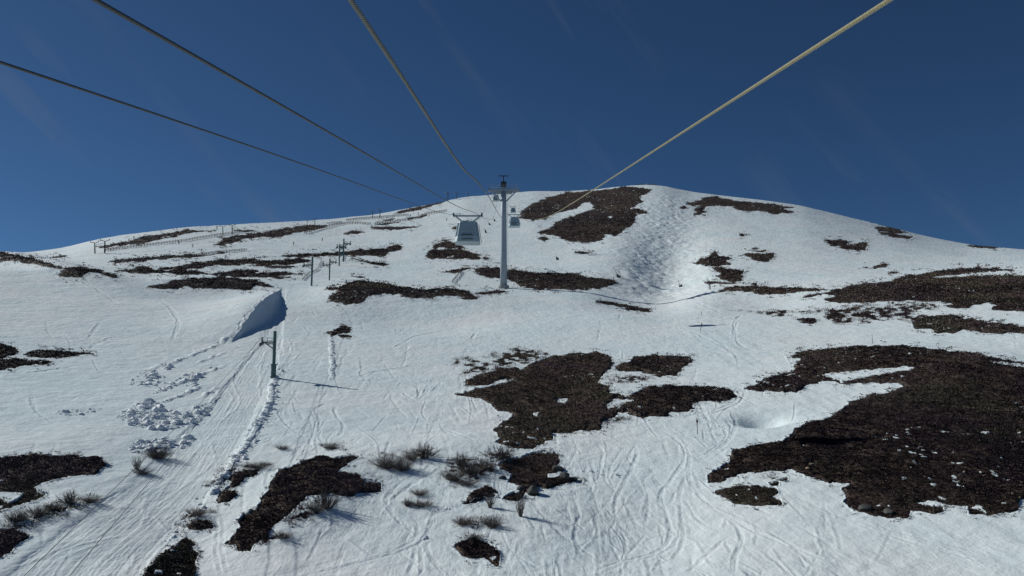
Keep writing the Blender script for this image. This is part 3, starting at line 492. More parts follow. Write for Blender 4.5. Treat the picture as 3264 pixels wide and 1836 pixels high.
EDGE = np.where(SD > .5, 1.0, np.where(SDB > -18, 1.0 * (1 - np.clip(-SDB / 18, 0, 1)) ** 2 * (EN + EN2 > .16), 0)) * (RNG.random(X.shape) < np.where(SD > .5, 1.0, .5))
cand = np.nonzero((RNG.random(X.shape) < EDGE) & (PYc > 560) & (PYc < 1900) & (PXc > -60) & (PXc < 3330) & (np.arange(NRR)[None, :] < k0 + NR - 2))
pick = RNG.choice(len(cand[0]), 150000, replace=len(cand[0]) < 150000); ci, ri = cand[0][pick], cand[1][pick]
P0 = np.stack([X[ci, ri], Y[ci, ri], Z[ci, ri]], -1); rr0 = rad[ci, ri]
P0[:, 0] += RNG.normal(0, .1, len(pick)) * rr0 / 100; P0[:, 1] += RNG.normal(0, .15, len(pick)) * rr0 / 100
szs = np.clip(rr0 * .0021, .13, .9) * RNG.uniform(.6, 1.35, len(pick))
tn = np.clip(.42 + .55 * fbm(P0[:, 0] / 14, P0[:, 1] / 20, 3, 61) + .25 * fbm(P0[:, 0] / 3, P0[:, 1] / 3, 2, 66) + RNG.normal(0, .05, len(pick)), 0, 1)
ppx, ppy = PXc[ci, ri], PYc[ci, ri]
tn = np.where((ppx > 2400) & (ppy > 1150), tn - .22, tn); tn = np.where((ppx < 1080) & (ppx > 690) & (ppy > 1440), tn - .14, tn); tn = np.where((ppx > 1440) & (ppx < 1950) & (ppy > 1100) & (ppy < 1440), tn + .30, tn); tn = np.where((ppx < 380) & (ppy > 1400), tn + .16, tn); tn = np.where(ppy < 1060, tn + .10, tn); tn = np.where(RNG.random(len(tn)) < .010, .85, tn); tn = np.where((ppx > 2560) & (ppy > 1330) & (RNG.random(len(tn)) < .06 * (fbm(P0[:, 0] / 4, P0[:, 1] / 4, 2, 8) > 0)), 1.0, tn)  # centre patch lightened: haze of the cabin window put into its tint
hs = clump_mesh('heather', P0, szs, np.clip(tn, 0, 1), 5, hmat); hs['kind'] = 'stuff'; hs['label'] = 'low dark brown heather and dwarf juniper covering the snow free ground'

# ---- wispy dry brush sticking out of thin snow around the heath and in the sparse places
bp_, bs_ = [], []
for cov, p in SPARSE + [(.35, z5((20, 1150), (120, 1110), (330, 1030), (540, 1000), (560, 1060), (380, 1120), (180, 1200), (40, 1230))), (.3, z6((480, 780), (860, 740), (900, 800), (700, 850), (500, 860))), (.35, z6((880, 790), (1180, 790), (1180, 920), (950, 970), (860, 920))),
                        (.3, z5((1120, 950), (1300, 860), (1480, 820), (1500, 860), (1330, 900), (1220, 980))), (.3, z5((980, 1180), (1060, 1070), (1200, 1080), (1190, 1130), (1050, 1190))), (.25, z6((40, 1120), (240, 1010), (300, 1060), (200, 1130), (60, 1190))), (.3, z6((930, 1140), (1220, 1110), (1220, 1190), (960, 1190)))]:
    q = np.array(p, float); lo, hi = q.min(0), q.max(0); n = int((hi - lo).prod() * .030 * cov + 10); x, y = RNG.uniform(lo[0], hi[0], n), RNG.uniform(lo[1], hi[1], n)
    ok = (inside_sd(p, x, y) > 0) & (fbm(x / 12, y / 6, 2, 171) > -.05)
    for a_, c_ in zip(x[ok], y[ok]):
        g_ = ground_px(a_, c_); bp_.append(g_[:]); bs_.append(min(max(g_.y * .0042, .28), .9) * RNG.uniform(.6, 1.4))
bp_ = np.array(bp_); bs_ = np.array(bs_)
br = clump_mesh('dry_brush', bp_, bs_, np.clip(.55 + RNG.normal(0, .12, len(bp_)), 0, 1), 16, hmat, 1.0, .16); br['kind'] = 'stuff'; br['label'] = 'thin wispy dry brush and grass stalks standing out of the shallow snow'
# ------------------------------------------------------------------ building kit for the man-made things
class MB:
    def __init__(s): s.v = []; s.f = []; s.mi = []; s.m = 0
    def add(s, vs, fs):
        b = len(s.v); s.v += [tuple(x) for x in vs]; s.f += [tuple(b + i for i in f) for f in fs]; s.mi += [s.m] * len(fs); return s
    def box(s, c, d, rot=None):
        M = (rot or Matrix.Identity(3)); c = Vector(c); x, y, z = d[0] / 2, d[1] / 2, d[2] / 2
        vs = [c + M @ Vector((i * x, j * y, k * z)) for k in (-1, 1) for j in (-1, 1) for i in (-1, 1)]
        return s.add(vs, [(0, 2, 3, 1), (4, 5, 7, 6), (0, 1, 5, 4), (2, 6, 7, 3), (0, 4, 6, 2), (1, 3, 7, 5)])
    def beam(s, a, b, wd, ht=None):
        a, b = Vector(a), Vector(b); d = b - a; q = d.to_track_quat('Y', 'Z').to_matrix()
        return s.box((a + b) / 2, (wd, d.length, ht or wd), q)
    def tube(s, pts, r, n=8, cap=True):
        pts = [Vector(p) for p in pts]; rr = r if isinstance(r, (list, tuple)) else [r] * len(pts); vs = []; fs = []; up = None
        for i, p in enumerate(pts):
            d = (pts[min(i + 1, len(pts) - 1)] - pts[max(i - 1, 0)]).normalized()
            if up is None: up = Vector((0, 0, 1)) if abs(d.z) < .9 else Vector((1, 0, 0))
            sx = d.cross(up).normalized(); uy = sx.cross(d).normalized(); up = uy
            for k in range(n):
                a = 2 * math.pi * k / n; vs.append(p + (sx * math.cos(a) + uy * math.sin(a)) * rr[i])
        for i in range(len(pts) - 1):
            for k in range(n):
                a, b = i * n + k, i * n + (k + 1) % n; fs.append((a, b, b + n, a + n))
        if cap: fs.append(tuple(range(n - 1, -1, -1))); fs.append(tuple((len(pts) - 1) * n + k for k in range(n)))
        return s.add(vs, fs)
    def disc(s, c, axis, r, th, n=18):
        a = Vector(axis).normalized() * th / 2; return s.tube([Vector(c) - a, Vector(c) + a], r, n)
    def build(s, name, m, parent=None, smooth=False):
        me = bpy.data.meshes.new(name); me.from_pydata(s.v, [], s.f)
        for x in (m if isinstance(m, (list, tuple)) else [m]): me.materials.append(x)
        if any(s.mi): me.polygons.foreach_set('material_index', s.mi)
        if smooth: me.polygons.foreach_set('use_smooth', [True] * len(s.f))
        me.update(); o = bpy.data.objects.new(name, me); C.objects.link(o)
        if parent: o.parent = parent
        return o
def tag(o, label, cat, group=None):
    o['label'] = label; o['category'] = cat
    if group: o['group'] = group
    return o
def thing(name, loc, label, cat, group=None, rz=0.0):
    o = bpy.data.objects.new(name, None); C.objects.link(o); o.location = loc; o.rotation_euler = (0, 0, rz); o.empty_display_size = .3
    return tag(o, label, cat, group)
def copy_tree(o, parent=None):
    c = o.copy(); C.objects.link(c)
    if parent: c.parent = parent
    for ch in [x for x in bpy.data.objects if x.parent == o]: copy_tree(ch, c)
    return c
M_ = dict(green=mat('pylon_green_paint', (.075, .135, .135), .5, 0, .18, 2.0), darkm=mat('dark_steel', (.045, .055, .06), .5, .3, .2, 4),
          galv=mat('galvanised_steel', (.34, .385, .43), .6, .1, .16, 1.5), rope=mat('steel_rope', (.33, .295, .175), .42, .4, .25, 30), rope2=mat('dull_rope', (.15, .15, .13), .5, .3, .25, 30),
          ropedk=mat('greased_rope', (.055, .06, .062), .5, .3, .25, 20), wood=mat('weathered_fence_wood', (.075, .065, .055), .85, 0, .3, 6),
          net=mat('fence_slat_grey', (.20, .17, .14), .85, 0, .3, 5), pad=mat('black_padding', (.03, .035, .045), .7, 0, .2, 5),
          shell=mat('cabin_shell_grey', (.30, .40, .44), .3, .0, .06, 2), trim=mat('cabin_trim_dark', (.06, .07, .08), .4), rock=mat('lichen_rock', (.085, .085, .08), .9, 0, .5, 2.2, .8),
          rockw=mat('ochre_rock', (.34, .25, .17), .9, 0, .4, 3, .8), red=mat('marker_red', (.16, .06, .05), .6), skin=mat('skin', (.45, .28, .2), .6),
          jk1=mat('navy_jacket', (.035, .05, .09), .8, 0, .2, 9), jk2=mat('dark_red_jacket', (.15, .03, .03), .8, 0, .2, 9), jk3=mat('grey_jacket', (.10, .10, .11), .8, 0, .2, 9),
          tr=mat('black_trousers', (.025, .025, .03), .8, 0, .2, 9), helm=mat('helmet_black', (.02, .02, .02), .3), ski=mat('ski_top', (.10, .05, .05), .35), twig=mat('bare_twigs', (.115, .095, .085), .9, 0, .3, 3))
gl = bpy.data.materials.new('cabin_glass'); gl.use_nodes = True; g_ = gl.node_tree; g_.nodes.clear()
go = NN(g_, 'ShaderNodeOutputMaterial'); gt = NN(g_, 'ShaderNodeBsdfTransparent'); gt.inputs['Color'].default_value = (.72, .82, .86, 1); gg = NN(g_, 'ShaderNodeBsdfGlossy'); gg.inputs['Roughness'].default_value = .05
gd = NN(g_, 'ShaderNodeBsdfDiffuse'); gd.inputs['Color'].default_value = (.40, .50, .55, 1); gx = NN(g_, 'ShaderNodeMixShader'); gx.inputs[0].default_value = .7; gx2 = NN(g_, 'ShaderNodeMixShader'); gx2.inputs[0].default_value = .2
g_.links.new(gt.outputs[0], gx.inputs[1]); g_.links.new(gd.outputs[0], gx.inputs[2]); g_.links.new(gx.outputs[0], gx2.inputs[1]); g_.links.new(gg.outputs[0], gx2.inputs[2]); g_.links.new(gx2.outputs[0], go.inputs[0])

# ------------------------------------------------------------------ gondola ropes
TWY = 290.0; PAIR = {'a': (-3.0, -4.9), 'b': (-5.6, -8.1), 'own_l': (-1.0, -1.1), 'own_r': (2.2, 2.1)}
def plan_x(k, y): x0, x1 = PAIR[k]; return x0 + (x1 - x0) * (y - 5) / (TWY - 5)
def rope_pts(k, pix, extra):
    ys, zs = [], []
    for px, py in pix:
        dx, dy, dz = px_dir(px, py); q = dx / dy; x0, x1 = PAIR[k]; m = (x1 - x0) / (TWY - 5)
        y = (x0 - 5 * m) / (q - m)                       # where the sight line crosses the rope's plan line
        ys.append(y); zs.append(CZ + dz / dy * y)
    pf = np.polyfit(np.array(ys), np.array(zs), 3, w=1 / np.array(ys)); ys = list(np.geomspace(min(ys), max(ys), 14)); zs = list(np.polyval(pf, ys))      # one smooth sag
    for y, py in extra:
        _, dy, dz = px_dir(W / 2, py); ys.append(y); zs.append(CZ + dz / dy * y)
    o = np.argsort(ys); ys = np.array(ys)[o]; zs = np.array(zs)[o]
    y0 = -9.0; s0_ = (zs[1] - zs[0]) / (ys[1] - ys[0])
    ys = np.concatenate([[y0], ys]); zs = np.concatenate([[zs[0] + (y0 - ys[1]) * s0_ * .9], zs])
    sl_ = np.gradient(zs, ys)
    def f(y):
        i = int(np.clip(np.searchsorted(ys, y) - 1, 0, len(ys) - 2)); h = ys[i + 1] - ys[i]; t = (y - ys[i]) / h
        return (2 * t**3 - 3 * t**2 + 1) * zs[i] + (t**3 - 2 * t**2 + t) * h * sl_[i] + (-2 * t**3 + 3 * t**2) * zs[i + 1] + (t**3 - t**2) * h * sl_[i + 1]
    return f, ys[-1]
FAR_EXT = [(205, 683), (TWY, 600), (440, 662), (640, 640), (850, 612)]
ROPES = {
 'own_l': rope_pts('own_l', [(1116, 0), (1186, 95), (1240, 182), (1298, 273), (1360, 364), (1406, 439), (1456, 509), (1500, 560)], [(70, 688)] + FAR_EXT),
 'own_r': rope_pts('own_r', [(2832, 0), (2407, 280), (2217, 393), (1949, 566), (1812, 657), (1718, 698)], [(120, 706)] + FAR_EXT),
 'a': rope_pts('a', [(310, 0), (532, 133), (760, 260), (1014, 399), (1204, 507), (1275, 560), (1430, 642), (1500, 673)], [(120, 697)] + FAR_EXT),
 'b': rope_pts('b', [(0, 199), (253, 281), (507, 370), (760, 450), (1014, 535), (1190, 610), (1310, 650), (1420, 676), (1470, 683)], [(120, 694)] + FAR_EXT)}
def rope(k, name_label, r, m, strands_to):
    f, yend = ROPES[k]; b = MB()
    if strands_to:
        lay = .30; n = int((strands_to + 9) / (lay / 9)); ys = np.linspace(-9, strands_to, n)
        for s_ in range(6):
            pts = []
            for y in ys:
                a = 2 * math.pi * (y / lay + s_ / 6); pts.append((plan_x(k, y) + .62 * r * math.cos(a), y, f(y) + .62 * r * math.sin(a)))
            b.tube(pts, r * .37, 5, False)
        b.tube([(plan_x(k, y), y, f(y)) for y in np.linspace(-9, strands_to, 160)], r * .55, 6)
        rest = np.concatenate([np.linspace(strands_to, 60, 24)[:-1] if strands_to < 60 else [], np.linspace(max(60, strands_to), yend, 160)])
    else: rest = np.concatenate([np.linspace(-9, 60, 160)[:-1], np.linspace(60, yend, 160)])
    b.tube([(plan_x(k, y), y, f(y)) for y in rest], r * .95, 7)
    o = b.build('haul_rope', m, None, True); return tag(o, name_label, 'cable')
rope('own_l', 'thick twisted grey haul rope running from the top edge down to the tall tower', .0195, M_['rope2'], 30)
rope('own_r', 'pale twisted steel haul rope rising to the upper right corner of the sky', .0160, M_['rope'], 60)
rope('a', 'thin dark haul rope, upper of the two that sweep across the left sky', .019, M_['ropedk'], 0)
rope('b', 'thin dark haul rope, lower of the two that sweep across the left sky', .019, M_['ropedk'], 0)

# ------------------------------------------------------------------ the tall gondola tower
tx = (plan_x('a', TWY) + plan_x('b', TWY) + plan_x('own_l', TWY) + plan_x('own_r', TWY)) / 4
zh = ROPES['own_l'][0](TWY); zb = ground_xy(tx, TWY) - .6; ht = zh - zb
tw = thing('gondola_tower', (tx, TWY, zb), 'tall pale grey tubular gondola tower carrying the ropes near the summit cabins', 'lift tower')
b = MB(); b.tube([(0, 0, 0), (0, 0, ht * .35), (0, 0, ht * .7), (0, 0, ht - 1.2)], [1.22, 1.12, 1.0, .9], 20); b.build('mast', M_['galv'], tw, True)
b = MB(); b.disc((0, 0, .8), (0, 0, 1), 1.9, 1.4, 24); b.build('base', mat('concrete', (.36, .36, .35), .9, 0, .2, 3), tw)
b = MB(); b.box((0, 0, ht - .9), (11.2, 1.1, .9)); b.box((0, 0, ht - 1.8), (6.0, .7, .6)); b.build('crossarm', M_['galv'], tw)
for sx in (-1, 1):
    b = MB(); b.beam((sx * .7, 0, ht - 5.0), (sx * 4.2, 0, ht - 1.4), .42); b.build('brace', M_['galv'], tw)
for k in ('a', 'b', 'own_l', 'own_r'):
    x = plan_x(k, TWY) - tx; b = MB(); b.beam((x, -3.6, ROPES[k][0](TWY - 3.6) - zb - .5), (x, 3.6, ROPES[k][0](TWY + 3.6) - zb - .5), .2, .34); ts = b.build('sheave_train', M_['galv'], tw)
    for q in range(8):
        y = -3.15 + q * .9; b = MB(); b.disc((x, y, ROPES[k][0](TWY + y) - zb - .29), (1, 0, 0), .26, .12, 14); b.build('sheave', M_['darkm'], ts)
b = MB(); b.box((0, -.9, ht + .1), (10.4, .7, .08))
for q in range(9): b.box((-4.8 + q * 1.2, -1.25, ht + .6), (.06, .06, 1.0))
b.box((0, -1.25, ht + 1.1), (9.7, .06, .06)); b.box((0, -1.25, ht + .6), (9.7, .05, .05)); b.build('walkway', M_['galv'], tw)
b = MB(); b.box((0, 0, ht + 1.2), (2.0, 1.6, 2.2)); b.beam((0, 0, ht + 2.2), (0, 0, ht + 4.6), .35); b.beam((-1.8, 0, ht + 4.5), (1.8, 0, ht + 4.5), .3); b.build('headframe', M_['darkm'], tw)
b = MB()
for sx in (-.25, .25): b.beam((sx + 1.45, -.2, 1.5), (sx + 1.2, -.2, ht - 1.5), .06)
for q in range(60): b.box((1.45 - .25 * q / 60, -.2, 1.8 + q * (ht - 4) / 60), (.5, .05, .05))
b.build('ladder', M_['galv'], tw)

# ------------------------------------------------------------------ cabins
def cabin(loc, rz, label, rope_dz):
    t = thing('gondola_cabin', loc, label, 'gondola cabin', 'gondola cabins hanging from the ropes', rz)
    return t
proto_cab = None
def make_cabin(loc, label):
    """origin: midway between the two ropes"""
    t = thing('gondola_cabin', loc, label, 'gondola cabin', 'gondola cabins hanging from the ropes')
    zt, zb_ = -.95, -3.25; wt, wb, dt, db = 1.05, 1.42, .95, 1.2
    def ring(z, grow=0):
        f = (zt - z) / (zt - zb_); a = wt + (wb - wt) * f + grow; d = dt + (db - dt) * f + grow; c = .28
        return [Vector(p) for p in ((-a + c, -d, z), (a - c, -d, z), (a, -d + c, z), (a, d - c, z), (a - c, d, z), (-a + c, d, z), (-a, d - c, z), (-a, -d + c, z))]
    def band(z0, z1, g=0):
        r0, r1 = ring(z0, g), ring(z1, g); return r0 + r1, [(i, (i + 1) % 8, 8 + (i + 1) % 8, 8 + i) for i in range(8)]
    b = MB(); b.add(*band(zb_, zb_ + .62)); b.add(ring(zb_), [(7, 6, 5, 4, 3, 2, 1, 0)]); b.add(ring(zb_ + .62, -.03), [tuple(range(8))])
    for i in range(8): b.beam(ring(zb_ + .6)[i], ring(zt - .12)[i], .07)
    b.build('body', M_['shell'], t)
    b = MB(); b.add(*band(zt - .14, zt, .02)); b.add(ring(zt, .02), [tuple(range(8))]); b.add([v + Vector((0, 0, .16)) * 1 for v in ring(zt, -.3)], [tuple(range(8))])
    r0, r1 = ring(zt, .02), [v + Vector((0, 0, .16)) for v in ring(zt, -.3)]; b.add(r0 + r1, [(i, (i + 1) % 8, 8 + (i + 1) % 8, 8 + i) for i in range(8)]); b.build('roof', M_['shell'], t)
    z0, z1 = zb_ + .63, zt - .15
    for i in range(8):
        r0, r1 = ring(z0, -.015), ring(z1, -.015); j = (i + 1) % 8; b = MB(); n = (r0[j] - r0[i]).cross(r1[i] - r0[i]).normalized() * -.03
        q = [r0[i], r0[j], r1[j], r1[i]]; b.add(q + [v + n for v in q], [(0, 1, 2, 3), (7, 6, 5, 4), (0, 4, 5, 1), (2, 6, 7, 3), (1, 5, 6, 2), (0, 3, 7, 4)]); b.build('window', gl, t)
    for q in (z0 + .52, z0 + .60):
        b = MB(); rr_ = ring(q, .015)
        for i in range(8): b.beam(rr_[i], rr_[(i + 1) % 8], .045)
        b.build('window_bar', M_['shell'], t)
    for sy in (-1, 1):
        b = MB(); f_ = db + .10
        for zq in (zb_ + .25, zb_ + .75): b.box((0, sy * f_, zq), (1.3, .12, .07))
        for q in range(6): b.box((-.55 + q * .22, sy * (f_ + .06), zb_ + .75), (.05, .14, .12))
        b.build('ski_rack', M_['trim'], t)
    b = MB(); b.box((wb - .02, 0, zb_ + 1.1), (.05, 1.1, 1.9), Matrix.Rotation(-.16, 3, 'Y')); b.build('door', M_['trim'], t)
    b = MB(); b.beam((-.5, 0, zt + .1), (-1.5, 0, -.05), .14); b.beam((.5, 0, zt + .1), (1.5, 0, -.05), .14); b.beam((-1.6, 0, -.1), (1.6, 0, -.1), .16); b.beam((0, -.6, zt + .16), (0, .6, zt + .16), .2); b.build('hanger', M_['galv'], t)
    for sx in (-1.58, 1.58):
        b = MB(); b.box((sx, 0, -.04), (.16, 1.0, .2)); b.disc((sx, -.42, .06), (1, 0, 0), .1, .16, 10); b.disc((sx, .42, .06), (1, 0, 0), .1, .16, 10); b.build('grip', M_['darkm'], t)
    return t
def between(k1, k2, y): return ((plan_x(k1, y) + plan_x(k2, y)) / 2, y, (ROPES[k1][0](y) + ROPES[k2][0](y)) / 2)
cb = make_cabin(between('a', 'b', 92), 'large pale glazed gondola cabin coming downhill left of the tall tower')
cb.scale = (.92, .92, .92); cb.scale = (1, 1, 1)
for k1, k2, y, lb in (('own_l', 'own_r', 205, 'grey gondola cabin riding uphill just right of the tall tower'),
                      ('a', 'b', 345, 'small gondola cabin beyond the tall tower, nearest above the big glazed cabin'),
                      ('own_l', 'own_r', 420, 'tiny gondola cabin beyond the tall tower, farthest up the right hand ropes')):
    c = copy_tree(cb); c.location = between(k1, k2, y); c['label'] = lb

# ------------------------------------------------------------------ drag lift pylons with one or two arms
def drag_pylon(px, py, pyt, arms, label, sleeve=False):
    p = ground_px(px, py); s = mpp(p); h = (py - pyt) * s; u = h / 7.0
    t = thing('drag_lift_pylon', (p.x, p.y, p.z - .3), label, 'lift pylon', 'green drag lift pylons')
    b = MB(); r = .25 if sleeve else .22
    b.tube([(0, 0, 0), (0, 0, h + .3)], r * u, 14); b.build('mast', M_['green'], t, False)
    if sleeve:
        b = MB(); b.tube([(0, 0, 0), (0, 0, 1.95 * u + .3)], .40 * u, 16); b.disc((0, 0, 1.95 * u + .3), (0, 0, 1), .52 * u, .12, 18); b.disc((0, 0, 1.55 * u + .3), (0, 0, 1), .45 * u, .06, 18); b.disc((0, 0, .35), (0, 0, 1), .56 * u, .12, 18); b.build('sleeve', M_['green'], t)
    for sx, fr in arms:
        za = h * fr + .3; L_ = 1.95 * u
        b = MB(); b.beam((sx * .1, 0, za), (sx * L_, 0, za), .19 * u); b.beam((sx * .1, 0, za - .26 * u), (sx * L_ * .72, 0, za - .26 * u), .15 * u); b.beam((sx * L_ * .78, 0, za - .06), (sx * .1, 0, za - 1.05 * u), .16 * u)
        for q in (.35, .55): b.beam((sx * L_ * q, 0, za), (sx * L_ * (q + .1), 0, za - .26 * u), .05 * u)
        b.build('arm', M_['green'], t)
        b = MB()
        for q in range(4): b.disc((sx * (L_ + .1 * u), (q - 1.5) * .42 * u, za - (.22 - .10 * (q - 1.5)) * u + .0), (1, 0, 0), .20 * u, .13 * u, 14)
        b.beam((sx * (L_ + .02 * u), -.95 * u, za - .55 * u), (sx * (L_ + .02 * u), .95 * u, za - .02 * u), .18 * u, .42 * u); b.beam((sx * L_, 0, za), (sx * L_, 0, za + .75 * u), .18 * u); b.beam((sx * (L_ - .22 * u), 0, za + .72 * u), (sx * (L_ + .1 * u), 0, za + .66 * u), .10 * u); b.beam((sx * L_, 0, za + .48 * u), (sx * (L_ + .5 * u), 0, za + .48 * u), .07 * u)
        b.build('sheave_train', M_['darkm'], t)
        b = MB(); x0, x1, zr = sx * .38 * u, sx * 1.1 * u, za + .62 * u
        for a, c in (((x0, za), (x0, zr)), ((x1, za), (x1, zr)), ((x0, zr), (x1, zr)), ((x0, za + .2 * u), (x1, za + .2 * u))): b.beam((a[0], -.1, a[1]), (c[0], -.1, c[1]), .07 * u)
        b.build('guard_rail', M_['green'], t)
        b = MB(); b.disc((0, 0, za), (0, 0, 1), (r + .05) * u, .12 * u, 14); b.build('collar', M_['green'], t)
    b = MB(); b.disc((0, 0, h + .3), (0, 0, 1), (r + .02) * u, .06, 14); b.build('cap', M_['darkm'], t)
    return t, p, h, u
DP = [drag_pylon(871, 1202, 1056, [(-1, .765)], 'dark green single arm drag lift pylon with thick lower sleeve and long shadow', True),
      drag_pylon(993, 911, 817, [(-1, .72)], 'green drag lift pylon with one left arm above the shaded snow bank'),
      drag_pylon(1049, 893, 824, [(-1, .72), (1, .86)], 'green two armed drag lift pylon, shorter of the two side by side'),
      drag_pylon(1080, 847, 777, [(1, .86), (1, .55)], 'green drag lift pylon standing in front of the long thin heath strip'),
      drag_pylon(1095, 834, 760, [(1, .80), (-1, .66)], 'green drag lift pylon, highest and farthest of the drag lift line')]
# haul ropes of the drag lift
for lb, k, near in (('thin lift cable over the lower left snow, right one of the two', .0, (202, 1836)), ('thin lift cable over the lower left snow, left one of the two', .5, (52, 1836))):
    t, p, h, u = DP[0]; a = Vector((p.x - (2.0 + k) * u, p.y, p.z + h * .765 + .1 * u)); n = px_at(near[0], near[1], 34); e = n + (n - a) * .25
    pts = [a.lerp(e, q / 24) - Vector((0, 0, .5 * math.sin(math.pi * q / 24))) for q in range(25)]
    prev = [Vector((q.x, q.y, q.z)) for q in pts]
    if k == 0: prev = [Vector((DP[j][1].x - 2.0 * DP[j][3], DP[j][1].y, DP[j][1].z + DP[j][2] * .72)) for j in (2, 1)] + prev
    b = MB(); b.tube(prev, .016, 6); tag(b.build('lift_cable', M_['ropedk'], None, True), lb, 'cable')

# ------------------------------------------------------------------ chairlift masts along the skyline
def make_mast():
    t = thing('chairlift_mast', (0, 0, 0), 'x', 'lift mast', 'chairlift masts along the left skyline')
    b = MB(); b.tube([(0, 0, -.6), (0, 0, 5), (0, 0, 9.2)], [.55, .48, .42], 10); b.build('mast', M_['darkm'], t)
    for sx in (-1, 1):
        b = MB(); b.beam((0, 0, 8.9 if sx > 0 else 9.2), (sx * 3.1, .3 * sx, 10.1 + .35 * sx), .38); b.beam((sx * 1.2, 0, 9.3), (sx * 1.25, 0, 10.7), .12); b.build('arm', M_['darkm'], t)
        b = MB(); b.beam((sx * 3.0, -2.6, 9.9 + .35 * sx), (sx * 3.2, 2.6, 10.4 + .35 * sx), .34, .6)
        for q in range(6): b.disc((sx * 3.2, -2.2 + q * .88, 9.75 + q * .1 + .35 * sx), (1, 0, 0), .24, .14, 10)
        b.beam((sx * 3.1, 0, 10.2), (sx * 3.1, 0, 11.2), .26); b.build('sheave_train', M_['darkm'], t)
    return t
CM = [(302, 808, 766, 'leftmost of the dark chairlift masts where the left skyline starts', -.05), (334, 807, 760, 'dark chairlift mast second from the left end of the skyline row', -.03),
      (711, 749, 717, 'dark chairlift mast, left one of the pair above the long snow fence', -.03), (741, 746, 713, 'dark chairlift mast, right one of the pair above the long snow fence', -.03),
      (978, 718, 701, 'short chairlift mast at the upper end of a long heath strip, left of its pair', 0), (1004, 717, 694, 'chairlift mast at the upper end of a long heath strip, right of its pair', 0),
      (1188, 695, 671, 'chairlift mast left of the pair behind the upper slat fence', 0), (1211, 695, 666, 'chairlift mast right of the pair behind the upper slat fence', 0),
      (1306, 667, 652, 'lone small chairlift mast where the skyline turns to bare ground', 0), (1428, 640, 609, 'chairlift mast on the skyline crest, leftmost of the last three before the tower', 0),
      (1456, 634, 611, 'chairlift mast on the skyline crest, middle of the last three before the tower', 0), (1490, 628, 612, 'chairlift mast on the skyline crest, last one before the tall tower', 0)]
mproto = make_mast()
for i, (px, py, pyt, lb, ln) in enumerate(CM):
    o = mproto if i == 0 else copy_tree(mproto); p = ground_px(px, py); k = (py - pyt) * mpp(p) / 11.2
    o.location = p; o.scale = (k, k, k); o.rotation_euler = (0, ln * 1.6, R_(24 + (i % 2) * 6)); o['label'] = lb

# ------------------------------------------------------------------ snow fences
def fence(pix, hpx, label, pitch=9.0, slats=3, lean=0.0, net='net'):
    p = np.array(pix, float); seg = np.hypot(*(p[1:] - p[:-1]).T); cum = np.concatenate([[0], np.cumsum(seg)]); n = max(3, int(cum[-1] / pitch)); t = np.linspace(0, cum[-1], n + 1)
    P = [ground_px(x, y) for x, y in zip(np.interp(t, cum, p[:, 0]), np.interp(t, cum, p[:, 1]))]
    h = hpx * mpp(P[len(P) // 2]); o = thing('snow_fence', P[0], label, 'fence', 'wooden snow fences on the slope'); post = None; w_ = max(.10, .12 * h)
    for q in P:
        if post is None:
            b = MB(); b.box((0, 0, h * .42), (w_, w_, h * 1.16)); b.box((0, 0, h * 1.0), (w_ * 1.2, w_ * 1.2, .05)); post = b.build('post', M_['wood'], o); c = post
        else: c = post.copy(); C.objects.link(c); c.parent = o
        c.location = q - P[0]; c.rotation_euler = (random.uniform(-.06, .06), random.uniform(-.08, .08) + lean, random.uniform(-.3, .3)); c.scale = (1, 1, random.uniform(.85, 1.1))
    b = MB()
    for i in range(len(P) - 1):
        for k in range(slats):
            z = h * (.30 + .62 * k / max(1, slats - 1)) + random.uniform(-.04, .04) * h
            b.beam(P[i] - P[0] + Vector((0, -w_ * .6, z)), P[i + 1] - P[0] + Vector((0, -w_ * .6, z + random.uniform(-.05, .05) * h)), .04, h * .13)
    b.build('slats', M_[net], o); return o
fence([(336, 801), (400, 793), (479, 783), (588, 770), (640, 760), (697, 751), (800, 740)], 8, 'long slat fence climbing from the leftmost masts along the pale slope', 9)
fence([(414, 842), (445, 834), (479, 827), (529, 823)], 4, 'low half buried fence below the left dark strip', 10, 2)
fence([(610, 819), (660, 812), (700, 806), (787, 799)], 8, 'short straight slat fence ending in a square post below the skyline', 8)
fence([(970, 745), (1024, 731), (1062, 721), (1104, 714), (1140, 714), (1181, 717)], 8, 'curved slat fence running along the foot of the dark strip under the skyline', 8)
fence([(1196, 716), (1235, 711), (1275, 707), (1328, 698), (1359, 684), (1424, 675)], 8, 'slat fence rising in an s curve toward the tower ropes', 8)
fence([(1043, 715), (1091, 709)], 6, 'short fence stub below the skyline beside the gap', 8)
fence([(1104, 705), (1150, 700), (1210, 695), (1271, 690), (1300, 688)], 7, 'upper slat fence passing in front of the skyline mast pair', 7)
fence([(2028, 591), (2050, 590), (2070, 589), (2094, 591)], 4, 'tiny pale slat fence on the very top of the summit', 6)
fence([(964, 895), (973, 884), (982, 873), (1000, 868), (1014, 858)], 6, 'crooked slat fence zigzagging behind the one armed pylon', 6, 3, 0, 'wood')
fence([(1016, 853), (1020, 843), (1025, 832)], 5, 'short dark fence run between the two green pylons', 5, 3, 0, 'wood')
fence([(1441, 903), (1445, 897), (1455, 886), (1463, 876), (1464, 866)], 8, 'small curved row of fence posts on open snow left of the tower', 5, 3, 0, 'wood')
fence([(1090, 832), (1093, 823), (1095, 816)], 5, 'tiny fence run at the foot of the farthest green pylon', 5, 3)

